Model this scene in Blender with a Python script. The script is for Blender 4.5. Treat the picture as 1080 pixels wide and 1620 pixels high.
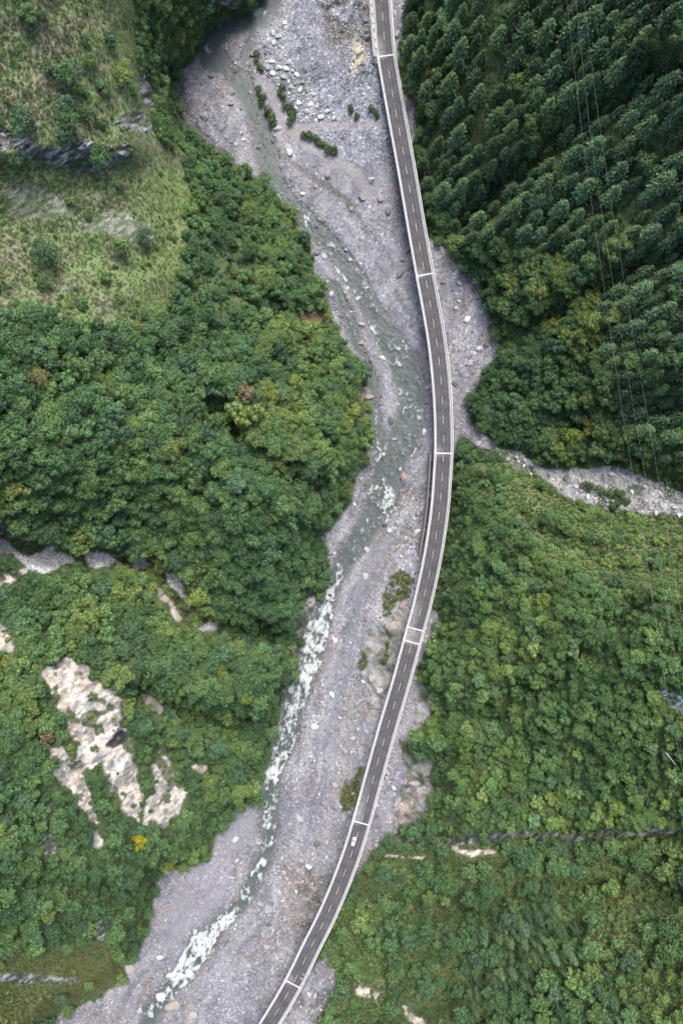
import bpy, math, random
import numpy as np
from mathutils import Vector, Matrix

for o in list(bpy.data.objects):
    bpy.data.objects.remove(o, do_unlink=True)
random.seed(7)
RNG = np.random.default_rng(11)
scene = bpy.context.scene
COL = scene.collection

# ------------------------------------------------------------------ camera, sky, sun, exposure
CAM_Z = 366.0            # metres above the river bed datum
FPX = 1080.0             # focal length in photo pixels (24 mm on a 36 mm tall frame, 1620 px)
UC, VC = 540.0, 810.0    # nadir
cam_d = bpy.data.cameras.new("camera")
cam_d.lens = 24.0
cam_d.sensor_width = 36.0
cam_d.sensor_fit = 'AUTO'
cam_d.clip_start = 1.0
cam_d.clip_end = 8000.0
cam = bpy.data.objects.new("camera", cam_d)
cam.location = (0, 0, CAM_Z)
cam.rotation_euler = (0, 0, 0)
COL.objects.link(cam)
scene.camera = cam

SUN_EL, SUN_AZ = math.radians(60), math.radians(14)   # azimuth clockwise from +Y
world = bpy.data.worlds.new("World")
scene.world = world
world.use_nodes = True
wn = world.node_tree.nodes
wl = world.node_tree.links
bg = wn["Background"]
sky = wn.new("ShaderNodeTexSky")
sky.sky_type = 'NISHITA'
sky.sun_disc = False
sky.sun_elevation = SUN_EL
sky.sun_rotation = SUN_AZ
sky.air_density = 1.0
sky.dust_density = 4.0
sky.ozone_density = 1.0
wl.new(sky.outputs[0], bg.inputs[0])
bg.inputs[1].default_value = 0.105
sun_d = bpy.data.lights.new("sun", 'SUN')
sun_d.energy = 1.5
sun_d.angle = math.radians(28)
sun_d.color = (1.0, 0.965, 0.92)
sun = bpy.data.objects.new("sun", sun_d)
sdir = Vector((math.sin(SUN_AZ) * math.cos(SUN_EL), math.cos(SUN_AZ) * math.cos(SUN_EL), math.sin(SUN_EL)))
sun.rotation_euler = sdir.to_track_quat('Z', 'Y').to_euler()
sun.location = (0, 0, 300)
COL.objects.link(sun)
vs = scene.view_settings
vs.view_transform = 'Standard'
vs.look = 'None'
vs.exposure = 1.585
scene.cycles.adaptive_threshold = 0.02
scene.cycles.max_bounces = 5
scene.cycles.diffuse_bounces = 2
scene.cycles.glossy_bounces = 2
scene.cycles.transmission_bounces = 2
vs.gamma = 1.0
vs.use_curve_mapping = False

# ------------------------------------------------------------------ numeric helpers
def sstep(a, b, x):
    t = np.clip((x - a) / (b - a), 0, 1)
    return t * t * (3 - 2 * t)

_TAB = np.random.default_rng(5).random((256, 256)).astype(np.float32)
def vnoise(x, y, seed=0):
    x = x + seed * 37.17
    y = y + seed * 91.73
    xi = np.floor(x).astype(np.int64)
    yi = np.floor(y).astype(np.int64)
    fx = x - xi
    fy = y - yi
    fx = fx * fx * fx * (fx * (fx * 6 - 15) + 10)
    fy = fy * fy * fy * (fy * (fy * 6 - 15) + 10)
    x0 = xi & 255; x1 = (xi + 1) & 255; y0 = yi & 255; y1 = (yi + 1) & 255
    a = _TAB[y0, x0]; b = _TAB[y0, x1]; c = _TAB[y1, x0]; d = _TAB[y1, x1]
    return (a + (b - a) * fx) * (1 - fy) + (c + (d - c) * fx) * fy
def fbm(x, y, wl_, octv=4, seed=0, gain=0.5):
    """value in -1..1, wavelength wl_"""
    s = 0; amp = 1; tot = 0; f = 1.0 / wl_
    ca, sa = 0.8, 0.6
    for i in range(octv):
        xr = (x * ca - y * sa) * f
        yr = (x * sa + y * ca) * f
        s = s + amp * (vnoise(xr, yr, seed + i * 3) * 2 - 1)
        tot += amp
        amp *= gain
        f *= 2.03
        ca, sa = ca * 0.6 - sa * 0.8, ca * 0.8 + sa * 0.6
    return s / tot
def ridge(x, y, wl_, octv=4, seed=0):
    return 1 - np.abs(fbm(x, y, wl_, octv, seed)) * 2.2

def tps_fit(pts):
    P = np.array(pts, float)
    x = P[:, :2] / 500.0
    d = np.linalg.norm(x[:, None] - x[None], axis=2)
    K = np.where(d > 0, d * d * np.log(d + 1e-12), 0)
    n = len(P)
    K += np.eye(n) * 2e-4
    A = np.zeros((n + 3, n + 3))
    A[:n, :n] = K
    A[:n, n] = 1
    A[:n, n + 1:] = x
    A[n, :n] = 1
    A[n + 1:, :n] = x.T
    w = np.linalg.solve(A, np.concatenate([P[:, 2], np.zeros(3)]))
    return x, w
def tps_eval(fit, U, V):
    x, w = fit
    n = len(x)
    sh = U.shape
    u = (np.clip(U, -260, 1340) / 500.0).ravel(); v = (np.clip(V, -260, 1880) / 500.0).ravel()
    out = w[n] + w[n + 1] * u + w[n + 2] * v
    for i in range(n):
        d2 = (u - x[i, 0]) ** 2 + (v - x[i, 1]) ** 2
        out += w[i] * 0.5 * d2 * np.log(d2 + 1e-12)
    return out.reshape(sh)

def seg_dist(U, V, a, b):
    ax, ay = a; bx, by = b
    dx, dy = bx - ax, by - ay
    t = np.clip(((U - ax) * dx + (V - ay) * dy) / (dx * dx + dy * dy + 1e-9), 0, 1)
    return np.hypot(U - ax - t * dx, V - ay - t * dy), t
def poly_sdf(poly, U, V, pad=70.0):
    """signed pixel distance to a closed polygon, negative inside; clipped at pad"""
    P = np.array(poly, float)
    out = np.full(U.shape, pad, np.float64)
    m = (U > P[:, 0].min() - pad) & (U < P[:, 0].max() + pad) & (V > P[:, 1].min() - pad) & (V < P[:, 1].max() + pad)
    if not m.any():
        return out
    u = U[m]; v = V[m]
    d = np.full(u.shape, 1e9)
    ins = np.zeros(u.shape, bool)
    n = len(P)
    for i in range(n):
        a = P[i]; b = P[(i + 1) % n]
        dd, _ = seg_dist(u, v, a, b)
        d = np.minimum(d, dd)
        c = (a[1] > v) != (b[1] > v)
        with np.errstate(divide='ignore', invalid='ignore'):
            xx = (b[0] - a[0]) * (v - a[1]) / (b[1] - a[1] + 1e-12) + a[0]
        ins ^= c & (u < xx)
    out[m] = np.where(ins, -np.minimum(d, pad), np.minimum(d, pad))
    return out
def line_field(line, U, V, pad=60.0):
    """line: [(u,v,halfwidth,val)] -> signed distance to the widened line (neg inside) and the value there"""
    out = np.full(U.shape, pad, np.float64)
    val = np.zeros(U.shape)
    along = np.zeros(U.shape)
    acc = 0.0
    for (a, b) in zip(line[:-1], line[1:]):
        L = math.hypot(b[0] - a[0], b[1] - a[1])
        m = (U > min(a[0], b[0]) - pad) & (U < max(a[0], b[0]) + pad) & (V > min(a[1], b[1]) - pad) & (V < max(a[1], b[1]) + pad)
        if m.any():
            d, t = seg_dist(U[m], V[m], a[:2], b[:2])
            d = d - (a[2] + (b[2] - a[2]) * t)
            cur = out[m]
            better = d < cur
            cur[better] = d[better]
            out[m] = cur
            x = val[m]; x[better] = (a[3] + (b[3] - a[3]) * t)[better]; val[m] = x
            x = along[m]; x[better] = (acc + L * t)[better]; along[m] = x
        acc += L
    return out, val, along
def unproj(u, v, h):
    s = (CAM_Z - h) / FPX
    return (u - UC) * s, (VC - v) * s

# ------------------------------------------------------------------ traced outlines (photo pixels)
VALLEY = [(416, -60), (418, 0), (395, 28), (352, 34), (330, 62), (308, 100), (284, 118), (286, 160), (291, 205), (315, 224), (345, 242),
    (375, 264), (410, 284), (430, 298), (437, 309), (471, 345), (474, 366), (489, 392), (497, 407), (495, 428), (512, 449), (516, 466), (521, 488),
    (524, 512), (539, 526), (548, 548), (568, 567), (580, 582), (584, 598), (576, 628), (584, 640), (588, 668), (590, 702), (580, 712), (582, 731), (563, 750),
    (560, 768), (549, 796), (536, 818), (524, 833), (509, 848), (507, 860), (518, 872), (519, 901), (514, 928), (499, 954), (490, 978), (478, 1012), (472, 1041),
    (464, 1077), (447, 1094), (446, 1120), (438, 1152), (427, 1191), (418, 1224), (413, 1253), (398, 1272), (380, 1276), (354, 1300), (341, 1323), (338, 1348),
    (328, 1364), (268, 1377), (250, 1385), (242, 1420), (240, 1457), (229, 1487), (212, 1522), (191, 1555), (166, 1574), (98, 1605), (60, 1640), (-60, 1740),
    (430, 1760), (490, 1660), (506, 1618), (517, 1583), (529, 1568), (533, 1526), (518, 1500), (508, 1512), (498, 1530), (505, 1480), (540, 1420), (556, 1395), (572, 1380),
    (585, 1352), (596, 1340), (611, 1322), (628, 1319), (632, 1302), (654, 1298), (684, 1277), (687, 1247), (680, 1222), (687, 1200), (661, 1196), (650, 1188),
    (652, 1156), (680, 1146), (682, 1108), (669, 1084), (657, 1066), (664, 1046), (679, 1012), (690, 985), (691, 970), (676, 962), (690, 900), (703, 830), (711, 770), (716, 722),
    (726, 686), (757, 708), (780, 712), (813, 738), (863, 762), (880, 775), (892, 788), (937, 800), (970, 807), (1053, 814), (1090, 815), (1180, 824), (1180, 790),
    (1080, 779), (1053, 767), (1020, 756), (997, 741), (953, 738), (907, 741), (860, 742), (823, 713), (790, 709), (767, 686), (737, 662), (741, 633), (748, 616), (761, 595), (778, 571),
    (788, 545), (784, 536), (772, 525), (776, 511), (767, 492), (761, 470), (763, 453), (737, 431), (718, 412), (696, 392), (677, 377), (668, 360), (660, 300), (652, 230), (660, 190),
    (648, 160), (634, 140), (627, 100), (634, 70), (639, 30), (641, -60)]
RIVER = [(440, -70, 14, .2), (430, 0, 14, .2), (408, 26, 15, .2), (384, 36, 13, .2), (352, 46, 12, .3), (328, 76, 14, .35), (338, 94, 18, .3), (358, 108, 13, .5), (382, 135, 12, .35), (403, 173, 13, .3),
    (415, 214, 13, .45), (425, 258, 14, .35), (434, 288, 12, .3), (453, 312, 10, .5), (476, 338, 10, .6), (499, 366, 14, .75), (525, 392, 13, .55), (549, 426, 14, .5), (569, 454, 12, .5), (595, 505, 14, .5),
    (614, 541, 17, .5), (636, 572, 20, .5), (648, 608, 19, .5), (651, 644, 17, .5), (645, 673, 18, .5), (634, 702, 23, .7), (616, 726, 19, .6), (610, 750, 20, .45), (604, 784, 22, .7), (594, 813, 20, .6), (583, 831, 16, .5), (564, 858, 15, .45),
    (550, 879, 14, .4), (536, 903, 12, .5), (524, 932, 11, .8), (514, 962, 14, .95), (504, 993, 16, 1), (497, 1017, 19, .95), (490, 1046, 18, .85), (479, 1074, 18, .9), (468, 1105, 18, .9),
    (460, 1150, 14, .9), (447, 1186, 13, .9), (432, 1219, 12, .9), (427, 1256, 13, .85), (427, 1292, 13, .75), (426, 1328, 12, .7), (418, 1359, 12, .7), (405, 1385, 12, .7), (386, 1424, 11, .8),
    (352, 1460, 12, .9), (318, 1496, 19, 1), (292, 1538, 15, .95), (271, 1563, 13, .8), (243, 1594, 13, .6), (234, 1622, 13, .5), (222, 1670, 14, .4), (190, 1760, 16, .4)]
SIDE = [(525, 447, 3, .5), (532, 460, 6, .7), (542, 482, 6, .5), (556, 518, 6, .5), (566, 550, 6, .3), (579, 572, 5, .2), (588, 601, 5, .2), (592, 636, 6, .3), (595, 668, 6, .5), (600, 696, 9, .6), (612, 718, 12, .6)]
SPLIT = [(403, 30, 5, .2), (396, 60, 5, .15), (388, 95, 6, .15), (392, 130, 6, .2), (400, 160, 8, .2)]
BACKW = [(284, 118, 4, 0), (288, 150, 5, 0), (298, 184, 5, 0), (316, 208, 5, 0), (346, 236, 5, 0), (372, 258, 3, 0)]
TRACK = [(408, 128, 5, 1), (420, 138, 6, 1), (432, 152, 6, 1), (438, 178, 6, 1), (456, 202, 7, 1), (482, 227, 7, 1), (519, 249, 7, 1), (557, 268, 7, 1), (577, 296, 7, .8), (594, 324, 6, .4), (604, 350, 4, 0)]
TRACK2 = [(458, 205, 6, 1), (500, 201, 6, 1), (550, 199, 6, 1), (612, 194, 6, 1)]
BROOK = [(438, 238, 3, .6), (470, 262, 4, .8), (510, 290, 5, .9), (545, 312, 6, 1), (566, 340, 5, .9), (580, 368, 4, .6), (586, 396, 2, .2)]
DRY = [(622, 846, 8, .6), (604, 866, 10, 1), (586, 892, 10, 1), (572, 930, 10, 1), (562, 970, 9, 1), (554, 1010, 10, 1), (546, 1050, 14, 1), (530, 1100, 14, .8), (522, 1170, 12, .6), (520, 1240, 10, .5)]
SANDY = [(380, 1300, 24, 1), (352, 1340, 20, 1), (330, 1400, 34, .8), (300, 1440, 34, .8), (268, 1470, 24, .7)]
WHITE_STONES = [(566, 1090, 8, 1), (560, 1130, 12, 1), (550, 1180, 14, 1), (542, 1230, 10, 1), (512, 1300, 10, .8), (504, 1350, 14, .7)]
SCREE = [(470, -60), (590, -60), (600, 60), (606, 110), (622, 190), (628, 260), (590, 262), (548, 258), (500, 216), (462, 180), (445, 130), (416, 96), (420, 66), (450, 36)]
BOULDER_BAND = [(446, 40, 12, .7), (428, 70, 14, .9), (440, 104, 20, 1), (466, 136, 20, 1), (486, 168, 20, 1), (520, 186, 12, .9)]
SCAR = [(64, 1064), (106, 1038), (136, 1053), (140, 1070), (186, 1100), (195, 1147), (216, 1174), (210, 1210), (224, 1257), (221, 1304), (198, 1287), (177, 1242), (159, 1210), (127, 1221), (150, 1254),
    (156, 1304), (144, 1304), (133, 1281), (109, 1251), (85, 1227), (79, 1186), (97, 1180), (118, 1210), (127, 1186), (109, 1162), (106, 1130), (82, 1127), (79, 1088)]
SCAR2 = [(254, 1177), (272, 1210), (281, 1245), (296, 1254), (281, 1281), (263, 1310), (236, 1307), (224, 1302), (227, 1272), (245, 1251), (239, 1210)]
HOLE = [(168, 1180), (176, 1168), (192, 1154), (206, 1163), (196, 1176), (180, 1184)]
GRASS_UL = [(-300, -300), (210, -300), (215, 60), (238, 190), (262, 232), (300, 260), (300, 330), (300, 420), (285, 486), (228, 520), (150, 520), (60, 500), (-40, 500), (-300, 520)]
CLIFF_BAND = [(-60, 196), (0, 203), (24, 206), (50, 230), (80, 232), (110, 226), (160, 227), (200, 226), (216, 236), (206, 250), (190, 258), (165, 266), (130, 272), (96, 262), (60, 259), (30, 244), (0, 240), (-60, 236)]
ROCKS = [  # (outline, tone)  tone 0 grey, 1 tan, 2 pale gravel
    (SCAR, 1), (SCAR2, 1), (CLIFF_BAND, 0),
    ([(10, 300), (45, 292), (85, 302), (112, 336), (100, 342), (70, 345), (36, 350), (8, 330)], 0),
    ([(118, 352), (150, 340), (205, 334), (240, 356), (250, 385), (215, 388), (170, 370), (130, 366)], 0),
    ([(180, 200), (196, 178), (222, 170), (232, 186), (218, 196), (240, 200), (248, 205), (232, 212)], 0),
    ([(214, 130), (232, 116), (246, 150), (244, 172), (230, 168)], 0),
    ([(-40, 850), (0, 850), (20, 864), (43, 880), (60, 872), (83, 863), (106, 876), (123, 890), (96, 894), (70, 907), (46, 898), (20, 878), (-40, 866)], 2),
    ([(131, 880), (142, 872), (160, 870), (172, 876), (187, 888), (172, 898), (152, 900), (138, 894)], 2),
    ([(207, 882), (222, 880), (240, 892), (226, 904), (214, 898)], 2),
    ([(256, 900), (266, 902), (288, 922), (298, 944), (288, 946), (270, 924)], 2),
    ([(248, 932), (256, 934), (274, 954), (288, 980), (282, 984), (264, 962)], 1),
    ([(292, 952), (312, 954), (324, 970), (306, 980), (292, 974)], 0),
    ([(318, 986), (350, 984), (362, 992), (340, 1000), (310, 998)], 2),
    ([(-40, 905), (0, 910), (24, 904), (44, 898), (40, 912), (12, 926), (-40, 934)], 1),
    ([(-40, 975), (0, 984), (16, 1004), (22, 1030), (6, 1030), (-40, 1010)], 1),
    ([(-20, 818), (18, 826), (36, 846), (54, 860), (44, 868), (14, 848), (-20, 838)], 0),
    ([(146, 1316), (156, 1312), (166, 1338), (160, 1346), (148, 1338)], 1),
    ([(72, 1312), (92, 1306), (100, 1326), (94, 1350), (76, 1352), (66, 1336)], 0),
    ([(72, 1280), (84, 1270), (92, 1280), (84, 1296), (74, 1296)], 0),
    ([(300, 1212), (322, 1208), (332, 1218), (318, 1222)], 1),
    ([(222, 1096), (236, 1100), (262, 1122), (254, 1126), (232, 1112)], 1),
    ([(1044, 1092), (1062, 1092), (1090, 1108), (1090, 1136), (1066, 1124), (1046, 1112)], 2),
    ([(612, 1322), (640, 1318), (700, 1326), (760, 1322), (800, 1314), (850, 1311), (900, 1318), (960, 1310), (1020, 1304), (1090, 1310), (1090, 1324), (1020, 1320), (960, 1326), (900, 1332), (840, 1326), (790, 1332), (740, 1334), (690, 1340), (640, 1334)], 0),
    ([(712, 1338), (742, 1346), (786, 1344), (784, 1350), (740, 1354), (716, 1346)], 1),
    ([(606, 1350), (640, 1352), (672, 1354), (670, 1360), (640, 1360), (604, 1356)], 1),
    ([(566, 1556), (590, 1566), (602, 1572), (596, 1582), (578, 1578), (562, 1566)], 1),
    ([(622, 1580), (640, 1588), (670, 1612), (690, 1640), (664, 1640), (640, 1606)], 1),
    ([(150, 1460), (166, 1446), (174, 1470), (166, 1490), (154, 1484)], 0),
    ([(-20, 1542), (40, 1540), (90, 1546), (130, 1544), (128, 1552), (60, 1556), (-20, 1552)], 0),
    ([(464, 497), (500, 494), (520, 498), (520, 512), (500, 518), (476, 512)], 3),
    ([(505, 944), (490, 970), (478, 1000), (470, 1040), (460, 1040), (466, 1000), (480, 960), (496, 930)], 0),
    ([(566, 624), (578, 612), (584, 628), (574, 640)], 1),
    ([(376, -20), (382, -20), (384, 14), (370, 18), (340, 2), (340, -20)], 0),
    ([(672, 372), (700, 388), (740, 424), (766, 452), (758, 458), (726, 420), (690, 396)], 3),
    ([(640, 150), (656, 160), (662, 186), (650, 200), (640, 180)], 3),
]
ROCK_LEFT_OF_DECK = [(625, 968), (650, 972), (645, 1000), (622, 1060), (606, 1110), (592, 1150), (582, 1130), (586, 1090), (590, 1060), (570, 1040), (568, 1010), (590, 990), (606, 980)]
KNOB_RIGHT = [(650, 1150), (664, 1090), (682, 1106), (682, 1146), (664, 1190), (690, 1200), (684, 1280), (650, 1300), (628, 1306), (618, 1290), (640, 1240), (640, 1190)]
GREEN_IN = [
    [(628, 899), (656, 903), (656, 925), (645, 950), (630, 952), (612, 978), (602, 967), (610, 930), (620, 914)],
    [(564, 1217), (580, 1212), (566, 1284), (540, 1286), (540, 1256)],
    [(612, 1004), (620, 1006), (618, 1040), (610, 1056), (600, 1052), (612, 1030)],
    [(566, 1030), (576, 1034), (578, 1060), (568, 1062)],
    [(632, 1166), (648, 1176), (652, 1196), (640, 1194), (630, 1180)],
    [(672, 376), (700, 384), (745, 424), (740, 410), (700, 376), (672, 340)],
]
BUSH_LINES = [[(404, 90), (410, 110)], [(410, 146), (416, 168), (424, 186), (434, 200)], [(444, 139), (450, 160), (458, 180), (465, 194)], [(475, 214), (496, 222), (514, 232), (530, 241)],
    [(556, 172), (560, 186)], [(589, 174), (596, 184)], [(946, 776), (960, 782), (976, 780), (990, 792), (966, 798)], [(920, 764), (930, 768)]]
CONIFER = [(628, -140), (1220, -140), (1220, 440), (1090, 420), (1000, 356), (900, 410), (820, 398), (745, 392), (700, 368), (672, 300), (655, 180), (634, 90)]
CONIFER2 = [(1000, 352), (1100, 420), (1220, 440), (1220, 760), (1090, 740), (1012, 722), (965, 610), (938, 470)]
CONIFER3 = [(760, 1440), (880, 1430), (930, 1520), (1000, 1640), (760, 1700), (740, 1560)]
SHRUBBY = [(600, 1335), (760, 1345), (1200, 1335), (1200, 1740), (540, 1740), (520, 1640), (548, 1560), (520, 1480), (560, 1400)]
LIGHT_RIGHT = [(800, 740), (880, 780), (940, 815), (1200, 830), (1200, 1010), (1060, 990), (960, 930), (860, 860), (790, 800)]
BLUE_PATCH = [(300, 400), (360, 390), (420, 420), (400, 480), (350, 510), (290, 490)]
MID_LEFT = [(255, 230), (330, 235), (420, 290), (470, 350), (500, 430), (515, 490), (430, 500), (300, 480), (300, 330)]
MEADOW = [(-120, 1490), (60, 1500), (150, 1490), (210, 1510), (180, 1560), (90, 1600), (-120, 1700)]

GULLIES = [([(590, 748), (545, 772), (490, 768), (430, 738), (380, 700), (340, 640)], 20, 9), ([(-40, 850), (0, 855), (80, 885), (157, 884), (223, 892), (270, 920), (300, 965), (345, 992), (440, 1008)], 15, 7),
    ([(450, 1130), (385, 1142), (320, 1130), (270, 1112), (230, 1090)], 18, 10), ([(640, 1325), (760, 1328), (900, 1322), (1100, 1312)], 12, 3), ([(530, 505), (430, 500), (350, 540), (250, 560)], 18, 5),
    ([(1120, 905), (1000, 905), (900, 870), (830, 830)], 18, 4), ([(690, 1140), (780, 1120), (860, 1090), (940, 1030), (1000, 960)], 20, 5), ([(690, 375), (760, 330), (850, 250), (950, 180), (1060, 110)], 22, 6), ([(780, 560), (850, 520), (930, 470), (1010, 420), (1100, 390)], 20, 6),
    ([(560, 1420), (680, 1440), (800, 1430), (950, 1410), (1100, 1420)], 18, 4), ([(640, 1640), (720, 1560), (800, 1500), (900, 1470)], 18, 4), ([(200, 1420), (140, 1400), (80, 1390), (0, 1380)], 16, 6), ([(760, 700), (850, 690), (950, 660), (1060, 640)], 22, 4)]
BED_PTS = [(430, -80, 7), (430, 0, 6), (350, 60, 5), (300, 150, 4.5), (340, 130, 4.5), (420, 200, 4), (350, 220, 4.2), (500, 350, 3), (600, 500, 2), (640, 620, 1.5), (600, 780, .5), (550, 880, -.5), (510, 960, -1), (480, 1080, -2.5), (430, 1250, -4), (400, 1400, -5.5),
    (300, 1520, -7), (240, 1600, -8), (150, 1600, -6), (300, 1400, -4.5), (220, 1700, -9), (480, 100, 7), (520, 100, 9.5), (540, 60, 12), (590, 30, 16.6), (600, 0, 17.4), (600, -80, 17.6), (640, 0, 18.2), (630, 60, 17.5), (600, 120, 13.5), (570, 180, 9), (520, 190, 6.5), (612, 200, 10),
    (560, 260, 6), (500, 230, 4.6), (640, 300, 7.5), (600, 380, 4.5), (690, 420, 7), (760, 480, 10), (782, 540, 11), (720, 600, 6.5), (675, 560, 3.5), (690, 700, 6), (740, 680, 10), (670, 800, 5), (640, 880, 4.5), (610, 840, 1.5), (590, 930, 1.5), (645, 950, 8.5), (620, 1040, 8.5),
    (640, 1080, 9), (570, 1000, 1.5), (540, 1050, 0), (530, 1200, -1), (570, 1230, 6), (558, 1290, 5), (500, 1350, -2), (520, 1400, 2), (480, 1480, 1), (430, 1550, 0), (455, 1590, 4), (340, 1560, -5), (350, 1620, -5), (672, 1000, 12), (668, 1120, 11.5), (672, 1240, 13), (620, 1280, 9),
    (600, 1340, 9), (515, 1540, 9), (510, 1610, 9), (800, 720, 16), (880, 755, 24), (950, 770, 30), (1020, 790, 36), (1080, 800, 42), (1200, 815, 52), (700, 840, 8), (690, 880, 9), (380, 1700, -5), (470, 1700, 2)]
HILL_PTS = [(660, 200, 14), (700, 200, 24), (800, 200, 45), (950, 100, 82), (1080, 0, 112), (1080, 300, 88), (900, 350, 52), (760, 350, 24), (700, 380, 12), (1000, 600, 58), (850, 600, 26), (780, 560, 14), (760, 640, 12), (1080, 550, 80), (640, 0, 20), (720, 0, 48), (850, 0, 72), (640, 100, 20),
    (880, 690, 30), (950, 735, 33), (1080, 770, 46), (790, 700, 17), (880, 760, 25), (950, 775, 31), (1020, 790, 37), (1080, 800, 43),
    (725, 760, 14), (720, 820, 15), (760, 850, 38), (760, 780, 28), (830, 800, 38), (900, 950, 68), (1080, 950, 92), (900, 1150, 64), (1080, 1150, 92), (700, 1000, 22), (720, 1080, 32), (720, 1180, 30), (800, 1080, 52), (800, 1290, 40), (700, 1280, 22), (1080, 1290, 72), (650, 1320, 14), (850, 1322, 38), (1080, 1318, 65),
    (700, 1450, 26), (900, 1500, 60), (1080, 1600, 92), (600, 1600, 18), (800, 1600, 46), (570, 1450, 13), (540, 1520, 12), (1200, 1450, 105),
    (584, 650, 10), (540, 640, 22), (500, 650, 34), (350, 650, 58), (150, 650, 82), (0, 650, 100), (0, 500, 92), (200, 400, 62), (300, 300, 38), (420, 400, 22), (450, 500, 22), (330, 480, 42), (520, 560, 16), (100, 350, 74), (100, 280, 78), (100, 200, 84), (100, 50, 92), (0, 0, 104), (200, 100, 68), (250, 100, 40), (300, 100, 12), (200, 10, 72), (280, 20, 40), (340, 10, 22), (400, 0, 14),
    (250, 220, 52), (300, 240, 24), (540, 710, 22), (0, 860, 62), (100, 880, 48), (223, 892, 33), (300, 960, 20), (350, 992, 14), (430, 1004, 6), (150, 960, 58), (300, 1040, 44), (400, 1060, 34), (440, 1040, 22), (0, 1000, 76), (150, 1150, 60), (60, 1250, 76), (0, 1150, 88), (250, 1280, 32), (330, 1200, 16), (300, 1150, 26), (400, 1200, 6),
    (200, 1350, 42), (280, 1340, 20), (0, 1400, 82), (150, 1450, 36), (220, 1470, 12), (0, 1600, 36), (100, 1560, 16), (300, 780, 55), (420, 900, 40), (480, 780, 42), (510, 800, 24), (500, 880, 14), (480, 930, 12), (440, 960, 26), (100, 780, 76), (0, 780, 84),
    (-250, -250, 120), (-250, 400, 118), (-250, 900, 105), (-250, 1400, 105), (-250, 1850, 60), (200, -250, 110), (420, -250, 30), (700, -250, 60), (1000, -250, 110), (1330, -250, 150), (1330, 300, 140), (1330, 800, 75), (1330, 1100, 135), (1330, 1500, 125), (1330, 1870, 140), (900, 1870, 80), (600, 1870, 20), (300, 1870, -5), (50, 1870, 20)]
BED_FIT = tps_fit(BED_PTS)
HILL_FIT = tps_fit(HILL_PTS)

def warp(U, V, amp=3.0, wl_=16, seed=0):
    return U + amp * fbm(U, V, wl_, 3, seed + 40), V + amp * fbm(U, V, wl_, 3, seed + 50)

# ------------------------------------------------------------------ terrain fields
def axis(lo, hi, step, far):
    core = np.arange(lo, hi + step * .5, step)
    g = []; s = step; x = 0
    while x < far:
        s = min(s * 1.22, 260); x += s; g.append(x)
    g = np.array(g)
    return np.concatenate([lo - g[::-1], core, hi + g])
UA = axis(-24, 1104, 2.0, 3600)
VA = axis(-24, 1644, 2.0, 3600)
U, V = np.meshgrid(UA, VA)

UW, VW = warp(U, V, 4.0, 18, 1)
d_val = poly_sdf(VALLEY, UW, VW, 80)
bed = tps_eval(BED_FIT, U, V)
bed = np.minimum(bed, 60)
hill = np.clip(tps_eval(HILL_FIT, U, V), -12, 165)
rad_px = np.hypot(U - UC, V - VC)
lump = (6.5 * fbm(U, V, 120, 3, 3) + 2.2 * fbm(U, V, 42, 2, 9)) * (1 - .55 * sstep(250, 800, rad_px))
for gl, hw, dp in GULLIES:
    dp = dp * 1.4
    gd, _, _ = line_field([(a_, b_, 0, 1) for a_, b_ in gl], U + 8 * fbm(U, V, 50, 2, 17), V + 8 * fbm(U, V, 50, 2, 18), 75)
    lump = lump - dp * np.exp(-(gd / hw) ** 2) + .45 * dp * np.exp(-((gd - 2.1 * hw) / hw) ** 2)
hill = hill + lump
# cliff step upper corner
vc = 250 + 10 * fbm(U, V, 60, 2, 21)
cl = sstep(24, -20, V - vc) * sstep(245, 195, U) * sstep(-120, 60, V + 60)
hill = hill + 8.0 * cl
# low ledge along the lower slope road
vl = 1322 + 5 * fbm(U, V, 80, 2, 23)
hill = hill + 4.0 * sstep(12, -8, V - vl) * sstep(600, 660, U) * sstep(1180, 1322, V)
w = sstep(-2, 36, d_val)
H = bed * (1 - w) + np.maximum(hill, bed - 1) * w

rock = np.zeros(U.shape); tone = np.zeros(U.shape); tan = np.zeros(U.shape); pale = np.zeros(U.shape); soil = np.zeros(U.shape)
UR, VR = warp(U, V, 7.0, 22, 4)
UR2, VR2 = warp(U, V, 3.0, 12, 14)
RAG = fbm(U * .7 + V * .7, (V * .7 - U * .7) * .45, 11, 4, 19, .65)
for poly, tn in ROCKS:
    pa = np.array(poly); small = min(np.ptp(pa[:, 0]), np.ptp(pa[:, 1])) < 60
    uu, vv = (UR2, VR2) if small else (UR, VR)
    m = sstep(2.5, -2.5, poly_sdf(poly, uu, vv, 30) + (4.5 if small else 6.5) * RAG)
    rock = np.maximum(rock, m)
    if tn == 1: tan = np.maximum(tan, m)
    if tn == 2: pale = np.maximum(pale, m)
    if tn == 3: soil = np.maximum(soil, m)
kn = np.maximum(sstep(3, -3, poly_sdf(ROCK_LEFT_OF_DECK, UR, VR, 30)), sstep(3, -3, poly_sdf(KNOB_RIGHT, UR, VR, 30)))
# scattered outcrops in the grass slope
grs = sstep(8, -8, poly_sdf(GRASS_UL, UR, VR, 40)) * sstep(-2, 6, d_val)
streak = fbm(U * .9 + V * .45, V * .25 - U * .5, 9, 3, 31)
outc = sstep(.18, .42, fbm(U, V, 70, 3, 33)) * sstep(-.05, .35, streak) * grs
outc = np.maximum(outc, sstep(.34, .5, streak) * grs * .35)
rock = np.maximum(rock, outc * .38)
green_in = np.zeros(U.shape)
for p in GREEN_IN:
    green_in = np.maximum(green_in, sstep(3, -4, poly_sdf(p, UR, VR, 30)))

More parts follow.
